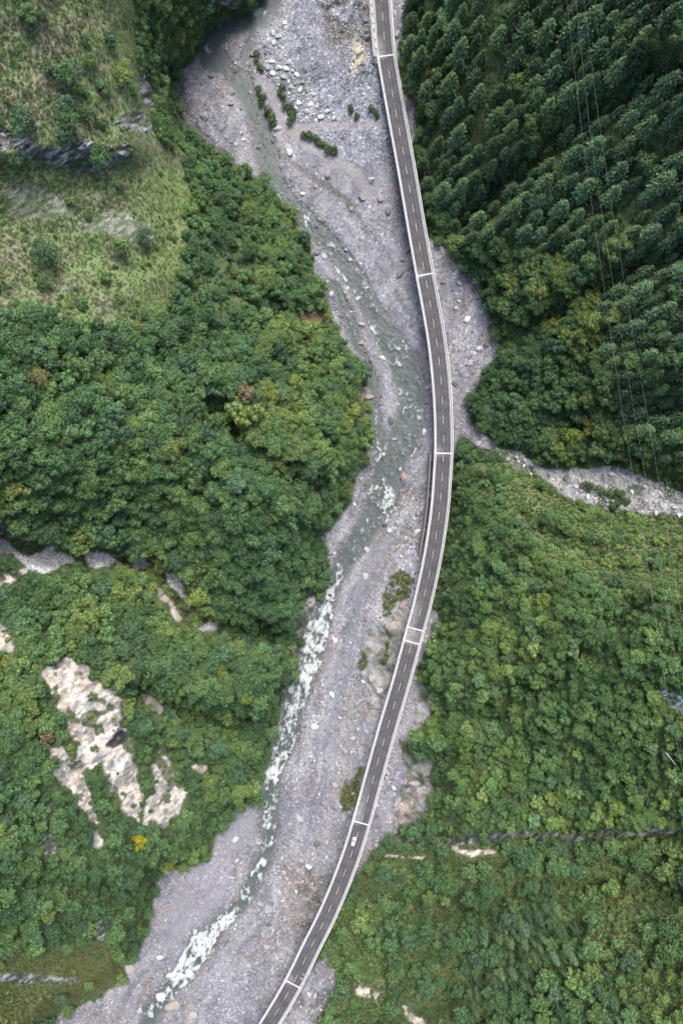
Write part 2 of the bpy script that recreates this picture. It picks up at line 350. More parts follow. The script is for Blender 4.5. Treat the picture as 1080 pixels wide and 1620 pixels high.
# river
UV_, VV_ = warp(U, V, 3.0, 14, 7)
RIVER = [(a_, b_, c_ * (1.22 if b_ < 930 else 1.1), e_) for a_, b_, c_, e_ in RIVER]
SIDE = [(a_, b_, c_ * 1.3, e_) for a_, b_, c_, e_ in SIDE]
d_r, rap, alo = line_field(RIVER, UV_, VV_)
d_s, _, _ = line_field(SIDE, UV_, VV_)
d_p, _, _ = line_field(SPLIT, UV_, VV_)
d_b, _, _ = line_field(BACKW, UV_, VV_)
d_w = np.minimum(np.minimum(d_r, d_s), d_p)
valley = sstep(3, -3, d_val)
gravel_rough = 0.30 * fbm(U, V, 5, 3, 61) + .55 * fbm(U, V, 26, 3, 62) + .25 * ridge(U * .8 + V * .3, V * .35, 12, 2, 63)
H = H + valley * gravel_rough * (1 - kn)
bar = sstep(0, 14, d_w) * valley
H = H + .5 * bar
H = H - 1.5 * sstep(3, -6, d_w)
H = H - .5 * sstep(2, -4, d_b) * valley
d_t, tv, _ = line_field(TRACK, UV_, VV_)
d_t2, tv2, _ = line_field(TRACK2, UV_, VV_)
track = np.maximum(sstep(2, -2, d_t) * tv, sstep(2, -2, d_t2) * tv2)
d_k, kv, _ = line_field(BROOK, UV_, VV_)
brook = sstep(2, -3, d_k) * kv
# rock relief
rr = ridge(U * .75 + V * .66, (V * .75 - U * .66) * .45, 24, 5, 71)
soft_ = np.where((U < 262) & (V > 276) & (V < 400), .3, 1.0) * np.where(grs > .5, .75, 1.0)
rr2 = ridge(U * .5 + V * .85, (V * .5 - U * .85) * .28, 7, 3, 76)
H = H + rock * soft_ * (1 - .55 * tan) * (1 - pale) * (1 - soil) * (1.3 * (rr - .5) + .9 * (rr2 - .4) + .9 * fbm(U, V, 4.5, 2, 72))
H = H + kn * (3.2 * (ridge(U * .8 - V * .3, V * .6, 30, 4, 73) - .4) + 1.0 * fbm(U, V, 6, 2, 74))
H = H + np.maximum(0, 1 - valley - rock) * .5 * fbm(U, V, 7, 3, 75)
def steps(x, k):
    return np.floor(x * k) / k + .35 * (x - np.floor(x * k) / k)
fr = steps(fbm(U * .8 + V * .6, (V * .8 - U * .6) * .5, 30, 3, 171), 6.0) * 3.2 + steps(fbm(U * .3 + V * .95, (V * .3 - U * .95) * .6, 11, 3, 172), 5.0) * 1.5
H = H + tan * fr * .8 + rock * (1 - tan) * (1 - pale) * (1 - soil) * soft_ * fr * .35
crag = sstep(10, -10, poly_sdf([(500, -40), (596, -40), (602, 110), (590, 130), (560, 120), (530, 70), (505, 30)], U, V, 30))
H = H + crag * (1.6 * (ridge(U * .8 + V * .5, (V * .8 - U * .5) * .5, 16, 4, 77) - .4))
hole = sstep(2, -2, poly_sdf(HOLE, U + 3 * fbm(U, V, 8, 2, 5), V, 20))
H = H - 3.0 * hole
# approach road bench at the top
ROADC = [(585, -300), (590, -160), (596, -70), (603, 0), (606, 40), (610.5, 88)]
bench, _, _ = line_field([(a, b, 17, 1) for a, b in ROADC], U, V, 60)
H = H * (1 - sstep(10, 0, bench)) + 17.6 * sstep(10, 0, bench)
H = np.minimum(H, 190)

def samp(F, u, v):
    i = np.clip(np.searchsorted(UA, u) - 1, 0, len(UA) - 2)
    j = np.clip(np.searchsorted(VA, v) - 1, 0, len(VA) - 2)
    a = (u - UA[i]) / (UA[i + 1] - UA[i]); b = (v - VA[j]) / (VA[j + 1] - VA[j])
    return (F[j, i] * (1 - a) + F[j, i + 1] * a) * (1 - b) + (F[j + 1, i] * (1 - a) + F[j + 1, i + 1] * a) * b

# ------------------------------------------------------------------ albedo of each kind of ground
def C(*c): return np.array(c)
def mix(a, b, m):
    m = np.asarray(m)[..., None]
    return a * (1 - m) + b * m
one = np.ones(U.shape + (1,))
alb = one * C(.07, .095, .042)
n1 = fbm(U, V, 60, 4, 81); n2 = fbm(U, V, 14, 4, 82); n3 = fbm(U, V, 5, 2, 83)
alb = mix(alb, one * C(.08, .115, .045), sstep(-.2, .5, n2))
shr = np.maximum(sstep(20, -20, poly_sdf(SHRUBBY, UR, VR, 40)), sstep(25, -15, poly_sdf(LIGHT_RIGHT, UR, VR, 40)))
g_ol = mix(mix(one * C(.112, .142, .066), one * C(.138, .142, .088), sstep(-.1, .5, n1 + .5 * n2)), one * C(.104, .152, .060), sstep(.0, .5, fbm(U, V, 30, 5, 84)))
g_ol = g_ol * 1.18
g_ol = mix(g_ol, one * C(.18, .175, .13), sstep(.15, .6, n2 + .3 * n3) * .28)
md = sstep(8, -8, poly_sdf(MEADOW, UR, VR, 40))
gmask = np.maximum(np.maximum(grs, shr * .8), md)
g_ol = mix(g_ol, one * C(.115, .165, .052), sstep(190, 260, U + 40 * n1) * sstep(255, 300, V) * .65)
alb = mix(alb, g_ol, np.maximum(grs, md))
alb = mix(alb, mix(one * C(.082, .128, .046), one * C(.130, .150, .064), sstep(-.2, .5, n2 + .5 * n1)), shr * .85 * (1 - grs) * (1 - md))
alb = mix(alb, one * C(.105, .115, .042), md * .8)
rk = mix(one * C(.085, .088, .088), one * C(.36, .36, .36), sstep(.35, .95, rr2 * .7 + .45 * n3 + .25))
rk = mix(rk, one * C(.075, .085, .06), sstep(.0, .4, fbm(U * .75 + V * .66, (V * .75 - U * .66) * .4, 12, 4, 86)) * .8)
tn_ = mix(one * C(.60, .53, .455), one * C(.45, .43, .415), sstep(-.1, .5, fbm(U * .7 + V * .7, (V - U) * .3, 20, 4, 87)))
tn_ = mix(tn_, one * C(.62, .56, .49), sstep(.1, .5, n2))
tn_ = mix(tn_, one * C(.70, .66, .60), sstep(.35, .8, rr2) * .7)
tn_ = mix(tn_, one * C(.52, .40, .29), sstep(.15, .45, fbm(U * .3 + V * .95, (V * .3 - U * .95) * 3, 30, 4, 173)) * .5)
tn_ = mix(tn_, one * C(.30, .29, .285), sstep(.0, .22, fbm(U * .8 + V * .6, (V * .8 - U * .6) * .4, 7, 4, 174)) * .7)
tn_ = mix(tn_, one * C(.07, .095, .035), sstep(.24, .34, fbm(U, V, 22, 5, 175)) * .85)
tn_ = mix(tn_, one * C(.20, .185, .17), sstep(.22, .42, fbm(U * .5 + V * .8, V * .3 - U * .8, 9, 3, 88)) * .6)
pl = mix(one * C(.37, .38, .40), one * C(.47, .48, .50), sstep(-.3, .4, n3))
rk = rk * .85; tn_ = tn_ * .80; pl = pl * 1.12
rk = mix(rk, tn_, tan); rk = mix(rk, pl, pale); rk = mix(rk, one * C(.16, .115, .07), soil)
rk = mix(rk, one * C(.045, .047, .05), hole)
rock_green = rock * (1 - sstep(-.1, .25, n2 + .35) * (1 - .0 * tan)) * (1 - pale)
soft_ = np.where((U < 262) & (V > 276) & (V < 400), .55, 1.0)
alb = mix(alb, rk, rock * soft_)
alb = mix(alb, one * C(.05, .075, .025), np.clip(rock_green, 0, 1) * .7 * (1 - .6 * tan))
# gravel
gv = mix(one * C(.285, .288, .318), one * C(.375, .368, .39), sstep(-.4, .4, fbm(U * .6 + V * .2, V * .25, 24, 4, 91)))
flow = fbm(d_r * 1.0 + 3 * fbm(U, V, 30, 2, 181), alo * .10, 9, 4, 182)
gv = mix(gv, one * C(.205, .212, .235), sstep(.02, .42, fbm(U + V * .25, V * .22, 26, 4, 92)) * .6)
gv = mix(gv, one * C(.43, .43, .45), sstep(.1, .4, flow) * .55 * (d_r < 55))
gv = mix(gv, one * C(.20, .208, .225), sstep(.12, .4, -flow) * .6 * (d_r < 55))
gv = mix(gv, one * C(.42, .42, .43), sstep(.12, .42, fbm(U + V * .2, V * .3, 16, 5, 94)) * .7)
gv = mix(gv, one * C(.31, .25, .23), sstep(.28, .54, fbm(U + .4 * V, V * .4, 26, 4, 93) + .25 * n3) * .55)      # reddish stones
lower_brown = sstep(1300, 1400, V) * sstep(430, 480, U)
gv = mix(gv, one * C(.25, .225, .195), lower_brown * sstep(-.3, .4, n1 + n2 * .5) * .85)
gv = mix(gv, one * C(.14, .13, .115), lower_brown * sstep(.12, .4, fbm(U, V, 13, 4, 99)) * .7)
gv = mix(gv, one * C(.27, .25, .225), sstep(20, -10, poly_sdf([(610, 800), (670, 760), (660, 890), (625, 900), (590, 860)], U, V, 40)) * sstep(-.3, .4, n2))
US, VS = warp(U, V, 16, 40, 12)
sc = sstep(16, -16, poly_sdf(SCREE, US, VS, 40))
scc = mix(one * C(.29, .305, .345), one * C(.38, .395, .43), sstep(-.3, .4, n2 + .3 * n3))
scc = mix(scc, one * C(.21, .215, .235), sstep(.05, .4, fbm(U * .6 + V * .8, (V * .6 - U * .8) * .35, 14, 4, 90)) * .8)
scc = mix(scc, one * C(.20, .19, .17), sstep(-.15, .35, fbm(U * .5 + V * .5, (V - U) * .9, 22, 4, 95)) * sstep(110, 60, V) * sstep(470, 540, U))
cream = sstep(3, -3, poly_sdf([(558, 66), (566, 60), (580, 90), (570, 106), (556, 116), (554, 104)], UR, VR, 20))
scc = mix(scc, one * C(.56, .50, .38), cream)
gv = mix(gv, scc, sc)
d_dry, dryv, _ = line_field(DRY, UV_, VV_)
dry = sstep(4, -4, d_dry) * dryv
gv = mix(gv, mix(one * C(.235, .245, .275), one * C(.31, .32, .345), sstep(-.3, .3, fbm(U * 1.4 + V * .5, V * .2, 9, 4, 96))), dry * .85)
d_fine, fv, _ = line_field(SANDY, UV_, VV_)
fine = sstep(8, -8, d_fine) * fv
gv = mix(gv, one * C(.36, .352, .385), fine * .85)
d_wst, wvv, _ = line_field(WHITE_STONES, UV_, VV_)
wst = sstep(8, -8, d_wst) * wvv
gv = mix(gv, one * C(.40, .395, .385), wst * .6)
kk = mix(one * C(.33, .33, .31), one * C(.46, .45, .43), sstep(-.2, .4, n2))
kk = mix(kk, one * C(.10, .125, .06), sstep(.0, .35, fbm(U, V, 18, 4, 97)) * .7)
kk = mix(kk, one * C(.42, .34, .28), sstep(.2, .5, fbm(U, V, 24, 3, 98)) * .6)
gv = mix(gv, kk, kn)
gv = mix(gv, one * C(.40, .385, .385), track * .9)
gv = mix(gv, one * C(.155, .145, .125), brook * .8)
gv = mix(gv, one * C(.17, .165, .165), sstep(3, -3, d_b) * .8)
gv = mix(gv, one * C(.19, .19, .19), sstep(9, 0, d_w) * .55)
gul = sstep(735, 790, U) * sstep(640, 700, V)
gv = mix(gv, mix(one * C(.46, .45, .44), one * C(.22, .21, .19), sstep(-.1, .4, n2)), gul)
gv = gv * C(.575, .58, .592)
gv = mix(gv, one * C(.055, .085, .028), gul * sstep(.02, .25, fbm(U, V, 30, 4, 99)) * .85)
alb = mix(alb, gv, valley)
alb = mix(alb, mix(one * C(.06, .095, .03), one * C(.10, .11, .05), sstep(-.2, .4, n2)), green_in * sstep(-.4, .2, n2 + .2))
alb = np.clip(alb, 0.01, .9)
speck = np.clip(valley * (1 - .6 * kn) * (1 - .6 * fine) * (1 - .45 * dry) * (.55 + .45 * sc + .35 * sstep(-.1, .5, n1)) * (1 - .7 * track) + rock * .35 + pale * .4, 0, 1) * (1 - .6 * green_in)

gy_, gx_ = np.gradient(H, VA, UA)
jac = 1 - ((U - UC) * gx_ + (V - VC) * gy_) / (CAM_Z - H)
core = (U > 0) & (U < 1080) & (V > 0) & (V < 1620)
X, Y = unproj(U, V, H)
def new_obj(name, mesh, parent=None):
    o = bpy.data.objects.new(name, mesh)
    COL.objects.link(o)
    if parent is not None: o.parent = parent
    return o
def grid_mesh(name, X, Y, Z, keep=None):
    nv, nu = X.shape
    co = np.stack([X, Y, Z], -1).reshape(-1, 3).astype(np.float32)
    idx = np.arange(nv * nu).reshape(nv, nu)
    f = np.stack([idx[1:, :-1], idx[1:, 1:], idx[:-1, 1:], idx[:-1, :-1]], -1).reshape(-1, 4)
    sel = None
    if keep is not None:
        k = (keep[1:, :-1] & keep[1:, 1:] & keep[:-1, 1:] & keep[:-1, :-1]).ravel()
        f = f[k]
        sel = np.unique(f)
        re = np.zeros(nv * nu, np.int64); re[sel] = np.arange(len(sel))
        f = re[f]; co = co[sel]
    me = bpy.data.meshes.new(name)
    me.vertices.add(len(co)); me.vertices.foreach_set("co", co.ravel())
    me.loops.add(f.size); me.loops.foreach_set("vertex_index", f.ravel().astype(np.int32))
    me.polygons.add(len(f))
    me.polygons.foreach_set("loop_start", np.arange(0, f.size, 4, dtype=np.int32))
    me.polygons.foreach_set("use_smooth", np.ones(len(f), bool))
    me.update(calc_edges=True)
    return me, sel
def put_attr(me, name, arr, kind='FLOAT'):
    if kind == 'COLOR':
        a = me.attributes.new(name, 'FLOAT_COLOR', 'POINT')
        a.data.foreach_set("color", np.concatenate([arr, np.ones((len(arr), 1))], 1).astype(np.float32).ravel())
    else:
        a = me.attributes.new(name, 'FLOAT', 'POINT')
        a.data.foreach_set("value", arr.astype(np.float32).ravel())

# ------------------------------------------------------------------ materials
class NT:
    def __init__(s, name):
        s.m = bpy.data.materials.new(name); s.m.use_nodes = True
        s.t = s.m.node_tree; s.n = s.t.nodes; s.l = s.t.links
        s.b = s.n["Principled BSDF"]; s.out = s.n["Material Output"]
    def node(s, typ, **kw):
        x = s.n.new(typ)
        for k, v in kw.items(): setattr(x, k, v)
        return x
    def link(s, a, b): s.l.new(a, b)
    def math(s, op, a, b=None):
        x = s.node("ShaderNodeMath", operation=op)
        for i, q in enumerate((a, b)):
            if q is None: continue
            if isinstance(q, (int, float)): x.inputs[i].default_value = q
            else: s.link(q, x.inputs[i])
        return x.outputs[0]
    def mixc(s, fac, a, b, mode='MIX'):
        x = s.node("ShaderNodeMix", data_type='RGBA', blend_type=mode)
        for sock, q in ((x.inputs[0], fac), (x.inputs[6], a), (x.inputs[7], b)):
            if isinstance(q, (int, float)): sock.default_value = q
            elif isinstance(q, tuple): sock.default_value = (*q, 1)
            else: s.link(q, sock)
        return x.outputs[2]
    def noise(s, scale, detail=4, coord=None, rough=.55):
        x = s.node("ShaderNodeTexNoise"); x.inputs["Scale"].default_value = scale; x.inputs["Detail"].default_value = detail
        x.inputs["Roughness"].default_value = rough
        if coord is not None: s.link(coord, x.inputs["Vector"])
        return x.outputs[0]
    def pos(s): return s.node("ShaderNodeNewGeometry").outputs["Position"]
    def attr(s, name, typ='GEOMETRY'):
        return s.node("ShaderNodeAttribute", attribute_name=name, attribute_type=typ)
    def ramp(s, v, a, b, ca=0.0, cb=1.0):
        x = s.node("ShaderNodeMapRange"); x.inputs[1].default_value = a; x.inputs[2].default_value = b; x.inputs[3].default_value = ca; x.inputs[4].default_value = cb
        s.link(v, x.inputs[0]); return x.outputs[0]
    def bump(s, h, strength=.5, dist=.2):
        x = s.node("ShaderNodeBump"); x.inputs["Strength"].default_value = strength; x.inputs["Distance"].default_value = dist
        s.link(h, x.inputs["Height"]); s.link(x.outputs[0], s.b.inputs["Normal"])

def mat_terrain():
    t = NT("ground_cover"); p = t.pos()
    col = t.attr("Col").outputs["Color"]; sp = t.attr("speck").outputs["Fac"]
    v1 = t.node("ShaderNodeTexVoronoi"); v1.inputs["Scale"].default_value = .75; t.link(p, v1.inputs["Vector"])
    v2 = t.node("ShaderNodeTexVoronoi"); v2.inputs["Scale"].default_value = 1.9; t.link(p, v2.inputs["Vector"])
    s1 = t.node("ShaderNodeSeparateColor"); t.link(v1.outputs["Color"], s1.inputs[0])
    s2 = t.node("ShaderNodeSeparateColor"); t.link(v2.outputs["Color"], s2.inputs[0])
    big = t.ramp(s1.outputs[0], 0, 1, .76, 1.24); sm = t.ramp(s2.outputs[1], 0, 1, .68, 1.32)
    v3 = t.node("ShaderNodeTexVoronoi"); v3.inputs["Scale"].default_value = 1.05; t.link(p, v3.inputs["Vector"])
    s3 = t.node("ShaderNodeSeparateColor"); t.link(v3.outputs["Color"], s3.inputs[0])
    peak = t.math('ADD', 1.0, t.math('MULTIPLY', t.math('GREATER_THAN', s3.outputs[2], .90), .75))
    pit = t.math('SUBTRACT', 1.0, t.math('MULTIPLY', t.math('LESS_THAN', s3.outputs[2], .10), .45))
    sm = t.math('MULTIPLY', sm, t.math('MULTIPLY', peak, pit))
    st = t.math('MULTIPLY', big, sm)
    veg = t.ramp(t.noise(1.6, 6, p, .8), .3, .7, .72, 1.28)
    f = t.node("ShaderNodeMix", data_type='FLOAT'); t.link(sp, f.inputs[0]); t.link(veg, f.inputs[2]); t.link(st, f.inputs[3])
    wide = t.ramp(t.noise(.05, 5, p), .3, .7, .86, 1.14)
    k = t.math('MULTIPLY', f.outputs[0], wide)
    cb = t.node("ShaderNodeCombineColor")
    for i in range(3): t.link(k, cb.inputs[i])
    c = t.mixc(1.0, col, cb.outputs[0], 'MULTIPLY')
    t.link(c, t.b.inputs["Base Color"]); t.b.inputs["Roughness"].default_value = .95; t.b.inputs["Specular IOR Level"].default_value = .1
    t.bump(t.math('ADD', st, t.noise(1.4, 4, p)), .6, .5)
    return t.m
def mat_leaf(name, var=.6, transl=.33):
    t = NT(name)
    tint = t.attr("tint", 'INSTANCER').outputs["Color"]
    lv = t.attr("lv").outputs["Fac"]
    k = t.ramp(lv, 0, 1, 1 - var, 1 + var)
    cb = t.node("ShaderNodeCombineColor")
    t.link(k, cb.inputs[0]); t.link(k, cb.inputs[1]); t.link(t.math('POWER', k, .8), cb.inputs[2])
    c = t.mixc(1.0, tint, cb.outputs[0], 'MULTIPLY')
    t.link(c, t.b.inputs["Base Color"]); t.b.inputs["Roughness"].default_value = .7; t.b.inputs["Specular IOR Level"].default_value = .08
    tr = t.node("ShaderNodeBsdfTranslucent"); t.link(c, tr.inputs[0])
    mx = t.node("ShaderNodeMixShader"); mx.inputs[0].default_value = transl
    t.link(t.b.outputs[0], mx.inputs[1]); t.link(tr.outputs[0], mx.inputs[2]); t.link(mx.outputs[0], t.out.inputs[0])
    return t.m
def mat_rock():
    t = NT("boulder_stone")
    tint = t.attr("tint", 'INSTANCER').outputs["Color"]; p = t.pos()
    n = t.ramp(t.noise(1.3, 5, p, .65), .3, .7, .7, 1.25)
    cb = t.node("ShaderNodeCombineColor")
    for i in range(3): t.link(n, cb.inputs[i])
    t.link(t.mixc(1.0, tint, cb.outputs[0], 'MULTIPLY'), t.b.inputs["Base Color"]); t.b.inputs["Roughness"].default_value = .88
    t.bump(t.noise(3, 4, p), .5, .15)
    return t.m
def mat_plain(name, col, rough=.8, metal=0.0, var=.12, scale=.8, bump=0.0, spec=.4):
    t = NT(name); p = t.pos()
    n = t.ramp(t.noise(scale, 5, p, .65), .3, .7, 1 - var, 1 + var)
    cb = t.node("ShaderNodeCombineColor")
    for i in range(3): t.link(n, cb.inputs[i])
    t.link(t.mixc(1.0, col, cb.outputs[0], 'MULTIPLY'), t.b.inputs["Base Color"])
    t.b.inputs["Roughness"].default_value = rough; t.b.inputs["Metallic"].default_value = metal; t.b.inputs["Specular IOR Level"].default_value = spec
    if bump: t.bump(t.noise(scale * 4, 3, p), bump, .05)
    return t.m
def mat_asphalt():
    t = NT("asphalt"); p = t.pos()
    n = t.ramp(t.noise(.22, 6, p, .65), .3, .7, .74, 1.3)
    g = t.ramp(t.noise(3.0, 3, p, .7), .3, .7, .88, 1.12)
    k = t.math('MULTIPLY', n, g)
    # faint wheel tracks from an across-the-road coordinate
    ac = t.attr("across").outputs["Fac"]
    wv = t.math('ABSOLUTE', t.math('SINE', t.math('MULTIPLY', ac, 1.75)))
    k = t.math('MULTIPLY', k, t.ramp(wv, 0, 1, 1.13, .9))
    cb = t.node("ShaderNodeCombineColor")
    for i in range(3): t.link(k, cb.inputs[i])
    c = t.mixc(1.0, (.066, .0655, .070), cb.outputs[0], 'MULTIPLY')
    du = t.attr("dust").outputs["Fac"]
    dn = t.math('MULTIPLY', du, t.ramp(t.noise(.8, 5, p, .7), .35, .62, .15, 1.0))
    c = t.mixc(dn, c, (.26, .255, .25))
    t.link(c, t.b.inputs["Base Color"]); t.b.inputs["Roughness"].default_value = .9; t.b.inputs["Specular IOR Level"].default_value = .2
    t.bump(t.noise(6, 3, p), .3, .03)
    return t.m
def mat_paint(name, col):
    t = NT(name); p = t.pos()
    n = t.ramp(t.noise(1.6, 4, p, .75), .35, .62, .55, 1.0)
    c = t.mixc(n, (.16, .155, .16), col)
    t.link(c, t.b.inputs["Base Color"]); t.b.inputs["Roughness"].default_value = .7
    return t.m
def mat_concrete(name, col):
    t = NT(name); p = t.pos()
    n = t.noise(.5, 6, p, .7)
    c = t.mixc(t.ramp(n, .4, .8), col, tuple(x * .7 for x in col))
    t.link(c, t.b.inputs["Base Color"]); t.b.inputs["Roughness"].default_value = .85
    t.bump(t.noise(4, 3, p), .25, .03)
    return t.m
def mat_water():
    t = NT("river_water"); p = t.pos()
    foam = t.attr("foam").outputs["Fac"]
    fine = t.noise(.9, 6, p, .75)
    f = t.ramp(t.math('ADD', foam, t.math('MULTIPLY', t.math('SUBTRACT', fine, .5), 1.1)), .34, 1.12)
    deep = t.mixc(t.ramp(t.noise(.12, 4, p), .3, .7), (.054, .070, .068), (.084, .099, .096))
    sh = t.attr("shallow").outputs["Fac"]
    deep = t.mixc(t.math('MULTIPLY', sh, .35), deep, (.175, .172, .172))
    c = t.mixc(f, deep, (.45, .48, .48))
    t.link(c, t.b.inputs["Base Color"])
    t.link(t.ramp(f, 0, 1, .22, .9), t.b.inputs["Roughness"])
    t.b.inputs["IOR"].default_value = 1.33; t.b.inputs["Specular IOR Level"].default_value = .3
    t.bump(t.math('ADD', t.noise(.8, 5, p, .65), t.math('MULTIPLY', f, .5)), .7, .5)
    return t.m
M_TER = mat_terrain()
M_LEAF = mat_leaf("foliage")
M_NEEDLE = mat_leaf("conifer_needles", .5, .2)
M_GRASS = mat_leaf("grass_blades", .4, .3)
M_ROCK = mat_rock()
M_BARK = mat_plain("bark", (.09, .07, .05), .95, var=.3, scale=2)
M_ASPH = mat_asphalt()
M_WHITE = mat_paint("white_road_paint", (.62, .62, .61))
M_YELLOW = mat_paint("yellow_road_paint", (.46, .37, .17))
M_CONC = mat_concrete("parapet_concrete", (.60, .595, .59))
M_CONC2 = mat_concrete("pier_concrete", (.27, .265, .26))
M_JOINT = mat_concrete("joint_concrete", (.45, .44, .43))
M_WATER = mat_water()

# ------------------------------------------------------------------ terrain and water meshes
me, _ = grid_mesh("terrain", X, Y, H)
put_attr(me, "Col", alb.reshape(-1, 3), 'COLOR')
put_attr(me, "speck", speck)
me.materials.append(M_TER)
terrain = new_obj("terrain", me)
terrain["kind"] = "structure"
terrain["label"] = "steep river valley ground of gravel, scree, rock and grassy slopes"

wu = np.arange(200, 700, 1.25); wv = np.arange(-100, 1760, 1.25)
WU, WV = np.meshgrid(wu, wv)
a, b = warp(WU, WV, 3.0, 14, 7)
wd, wr, wa = line_field(RIVER, a, b, 40)
wd2, wr2, wa2 = line_field(SIDE, a, b, 40)
wd3, wr3, _ = line_field(SPLIT, a, b, 40)
use2 = wd2 < wd
wrap = np.where(use2, wr2, wr); walong = np.where(use2, wa2, wa)
use3 = wd3 < np.minimum(wd, wd2)
wrap = np.where(use3, wr3, wrap)
wdm = np.minimum(np.minimum(wd, wd2), wd3)
keep = wdm < 3.0
wbed = tps_eval(BED_FIT, WU[keep], WV[keep])
WB = np.zeros(WU.shape); WB[keep] = wbed
fn = fbm(WU, WV, 9, 5, 101, .62); fn2 = fbm(WU + WV * .3, WV * .6 - WU * .2, 4.5, 4, 102, .65); spots = fbm(WU, WV, 16, 3, 103)
stream = fbm(wdm * .9 + 2.5 * fn, walong * .22, 5, 4, 104, .6)
th = .60 - .54 * wrap - .16 * sstep(.78, .95, wrap)
foam = sstep(th - .30, th + .42, .45 * fn + .55 * fn2 + .55 * stream + .40 * spots * (wrap < .8) + .18 * sstep(-2, -9, wdm) * wrap)
foam = foam * sstep(1.5, -2.5, wdm)
WZ = WB - .62 + wrap * (.45 * fn + .35 * fn2) + .35 * foam
WX, WY = unproj(WU, WV, WZ)
me, sel = grid_mesh("river", WX, WY, WZ, keep)
put_attr(me, "foam", foam.ravel()[sel])
put_attr(me, "shallow", sstep(-7, 1, wdm).ravel()[sel])
me.materials.append(M_WATER)
river = new_obj("river", me)
river["kind"] = "structure"
river["label"] = "grey-green mountain river with white rapids winding over gravel"

# ------------------------------------------------------------------ viaduct
DECK_Z = 18.0
CEN = [(590, -160), (596, -70), (603, 0), (606, 40), (610.5, 88), (626.5, 180), (643, 270), (657.5, 355), (672.2, 437), (682, 490), (690.3, 540), (696.6, 595), (700.3, 650), (701.3, 710), (698.6, 760), (694.6, 810), (684, 880), (669, 950), (655.5, 1000), (633.8, 1080),
       (613, 1150), (593.5, 1220), (571.5, 1300), (556, 1350), (537.5, 1400), (516, 1450), (491, 1500), (461.5, 1560), (426, 1620), (375, 1700), (300, 1800)]
def smooth_path(pts, step=1.0):
    P = np.array(pts, float)
    P = np.vstack([2 * P[0] - P[1], P, 2 * P[-1] - P[-2]])
    out = []
    for i in range(1, len(P) - 2):
        p0, p1, p2, p3 = P[i - 1:i + 3]
        n = 24
        for t in np.arange(n) / n:
            out.append(.5 * ((2 * p1) + (-p0 + p2) * t + (2 * p0 - 5 * p1 + 4 * p2 - p3) * t * t + (-p0 + 3 * p1 - 3 * p2 + p3) * t ** 3))
    out.append(P[-2])
    out = np.array(out)
    L = np.concatenate([[0], np.cumsum(np.linalg.norm(np.diff(out, axis=0), axis=1))])
    s = np.arange(0, L[-1], step)
    q = np.stack([np.interp(s, L, out[:, k]) for k in range(out.shape[1])], 1)
    k = np.ones(9) / 9
    for c in range(q.shape[1]):
        pad_ = np.concatenate([q[:1, c].repeat(4), q[:, c], q[-1:, c].repeat(4)])
        q[:, c] = np.convolve(pad_, k, 'valid')
    return q
pp = np.array([unproj(u, v, DECK_Z) for u, v in CEN])
PATH = smooth_path(pp, 1.0)
S_OF = np.concatenate([[0], np.cumsum(np.linalg.norm(np.diff(PATH, axis=0), axis=1))])
TAN = np.gradient(PATH, axis=0); TAN /= np.linalg.norm(TAN, axis=1)[:, None]
NRM = np.stack([-TAN[:, 1], TAN[:, 0]], 1)      # points to the picture's right-hand side when heading down the picture
def at_s(s):
    p = np.array([np.interp(s, S_OF, PATH[:, k]) for k in (0, 1)])
    t = np.array([np.interp(s, S_OF, TAN[:, k]) for k in (0, 1)]); t /= np.linalg.norm(t)
    return p, t, np.array([-t[1], t[0]])
def s_at_v(v):
    y = (VC - v) * (CAM_Z - DECK_Z) / FPX
    return float(np.interp(-y, -PATH[:, 1], S_OF))
def sweep(name, s0, s1, prof, mat, parent=None, step=2.5, z0=DECK_Z, attrs=None):
    """sweep a closed profile [(offset, dz)] along the road from s0 to s1"""
    n = max(2, int((s1 - s0) / step) + 1)
    vs_, fs = [], []
    acr = []
    for s in np.linspace(s0, s1, n):
        p, t, nn = at_s(s)
        for (o, dz) in prof:
            vs_.append((p[0] + nn[0] * o, p[1] + nn[1] * o, z0 + dz)); acr.append((o, s))
    k = len(prof)
    for i in range(n - 1):
        for j in range(k):
            a_ = i * k + j; b_ = i * k + (j + 1) % k
            fs.append((a_, b_, b_ + k, a_ + k))
    fs.append(tuple(range(k))[::-1]); fs.append(tuple(range((n - 1) * k, n * k)))
    me = bpy.data.meshes.new(name); me.from_pydata(vs_, [], fs); me.update()
    me.materials.append(mat)
    if attrs:
        acr = np.array(acr)
        for an, fn_ in attrs.items(): put_attr(me, an, fn_(acr[:, 0], acr[:, 1]))
    return new_obj(name, me, parent)
def rect(o0, o1, z0, z1): return [(o0, z0), (o1, z0), (o1, z1), (o0, z1)]
JV = [88, 434.5, 717, 995, 1016, 1302, 1557]
JS = [s_at_v(v) for v in JV]
SEND = S_OF[-1] - 2
def dust_fn(o, s):
    d = np.zeros(len(o))
    for js, ln, side in ((JS[0], 14, -1), (JS[1], 6, -1), (JS[2], 5, -1), (JS[3], 24, -1), (JS[4], 1, 0), (JS[5], 30, -1), (JS[6], 6, -1)):
        f = sstep(-ln, -1, s - js) * (s <= js + .5)
        d = np.maximum(d, f * (sstep(1.0, -2.5, o) if side else 1) * .75)
    mid = (s > JS[3]) & (s < JS[4])
    d = np.where(mid, sstep(4.2, -3, o) * .85 + .15, d)
    d = np.maximum(d, sstep(-3.2, -4.3, o) * .45)
    d = np.where(s < JS[0], np.maximum(d, sstep(-2.6, -4.0, o) * .8), d)
    return d
ATT = {"across": lambda o, s: o, "dust": dust_fn}
asph_prof = [(-4.3, .004), (4.3, .004)]
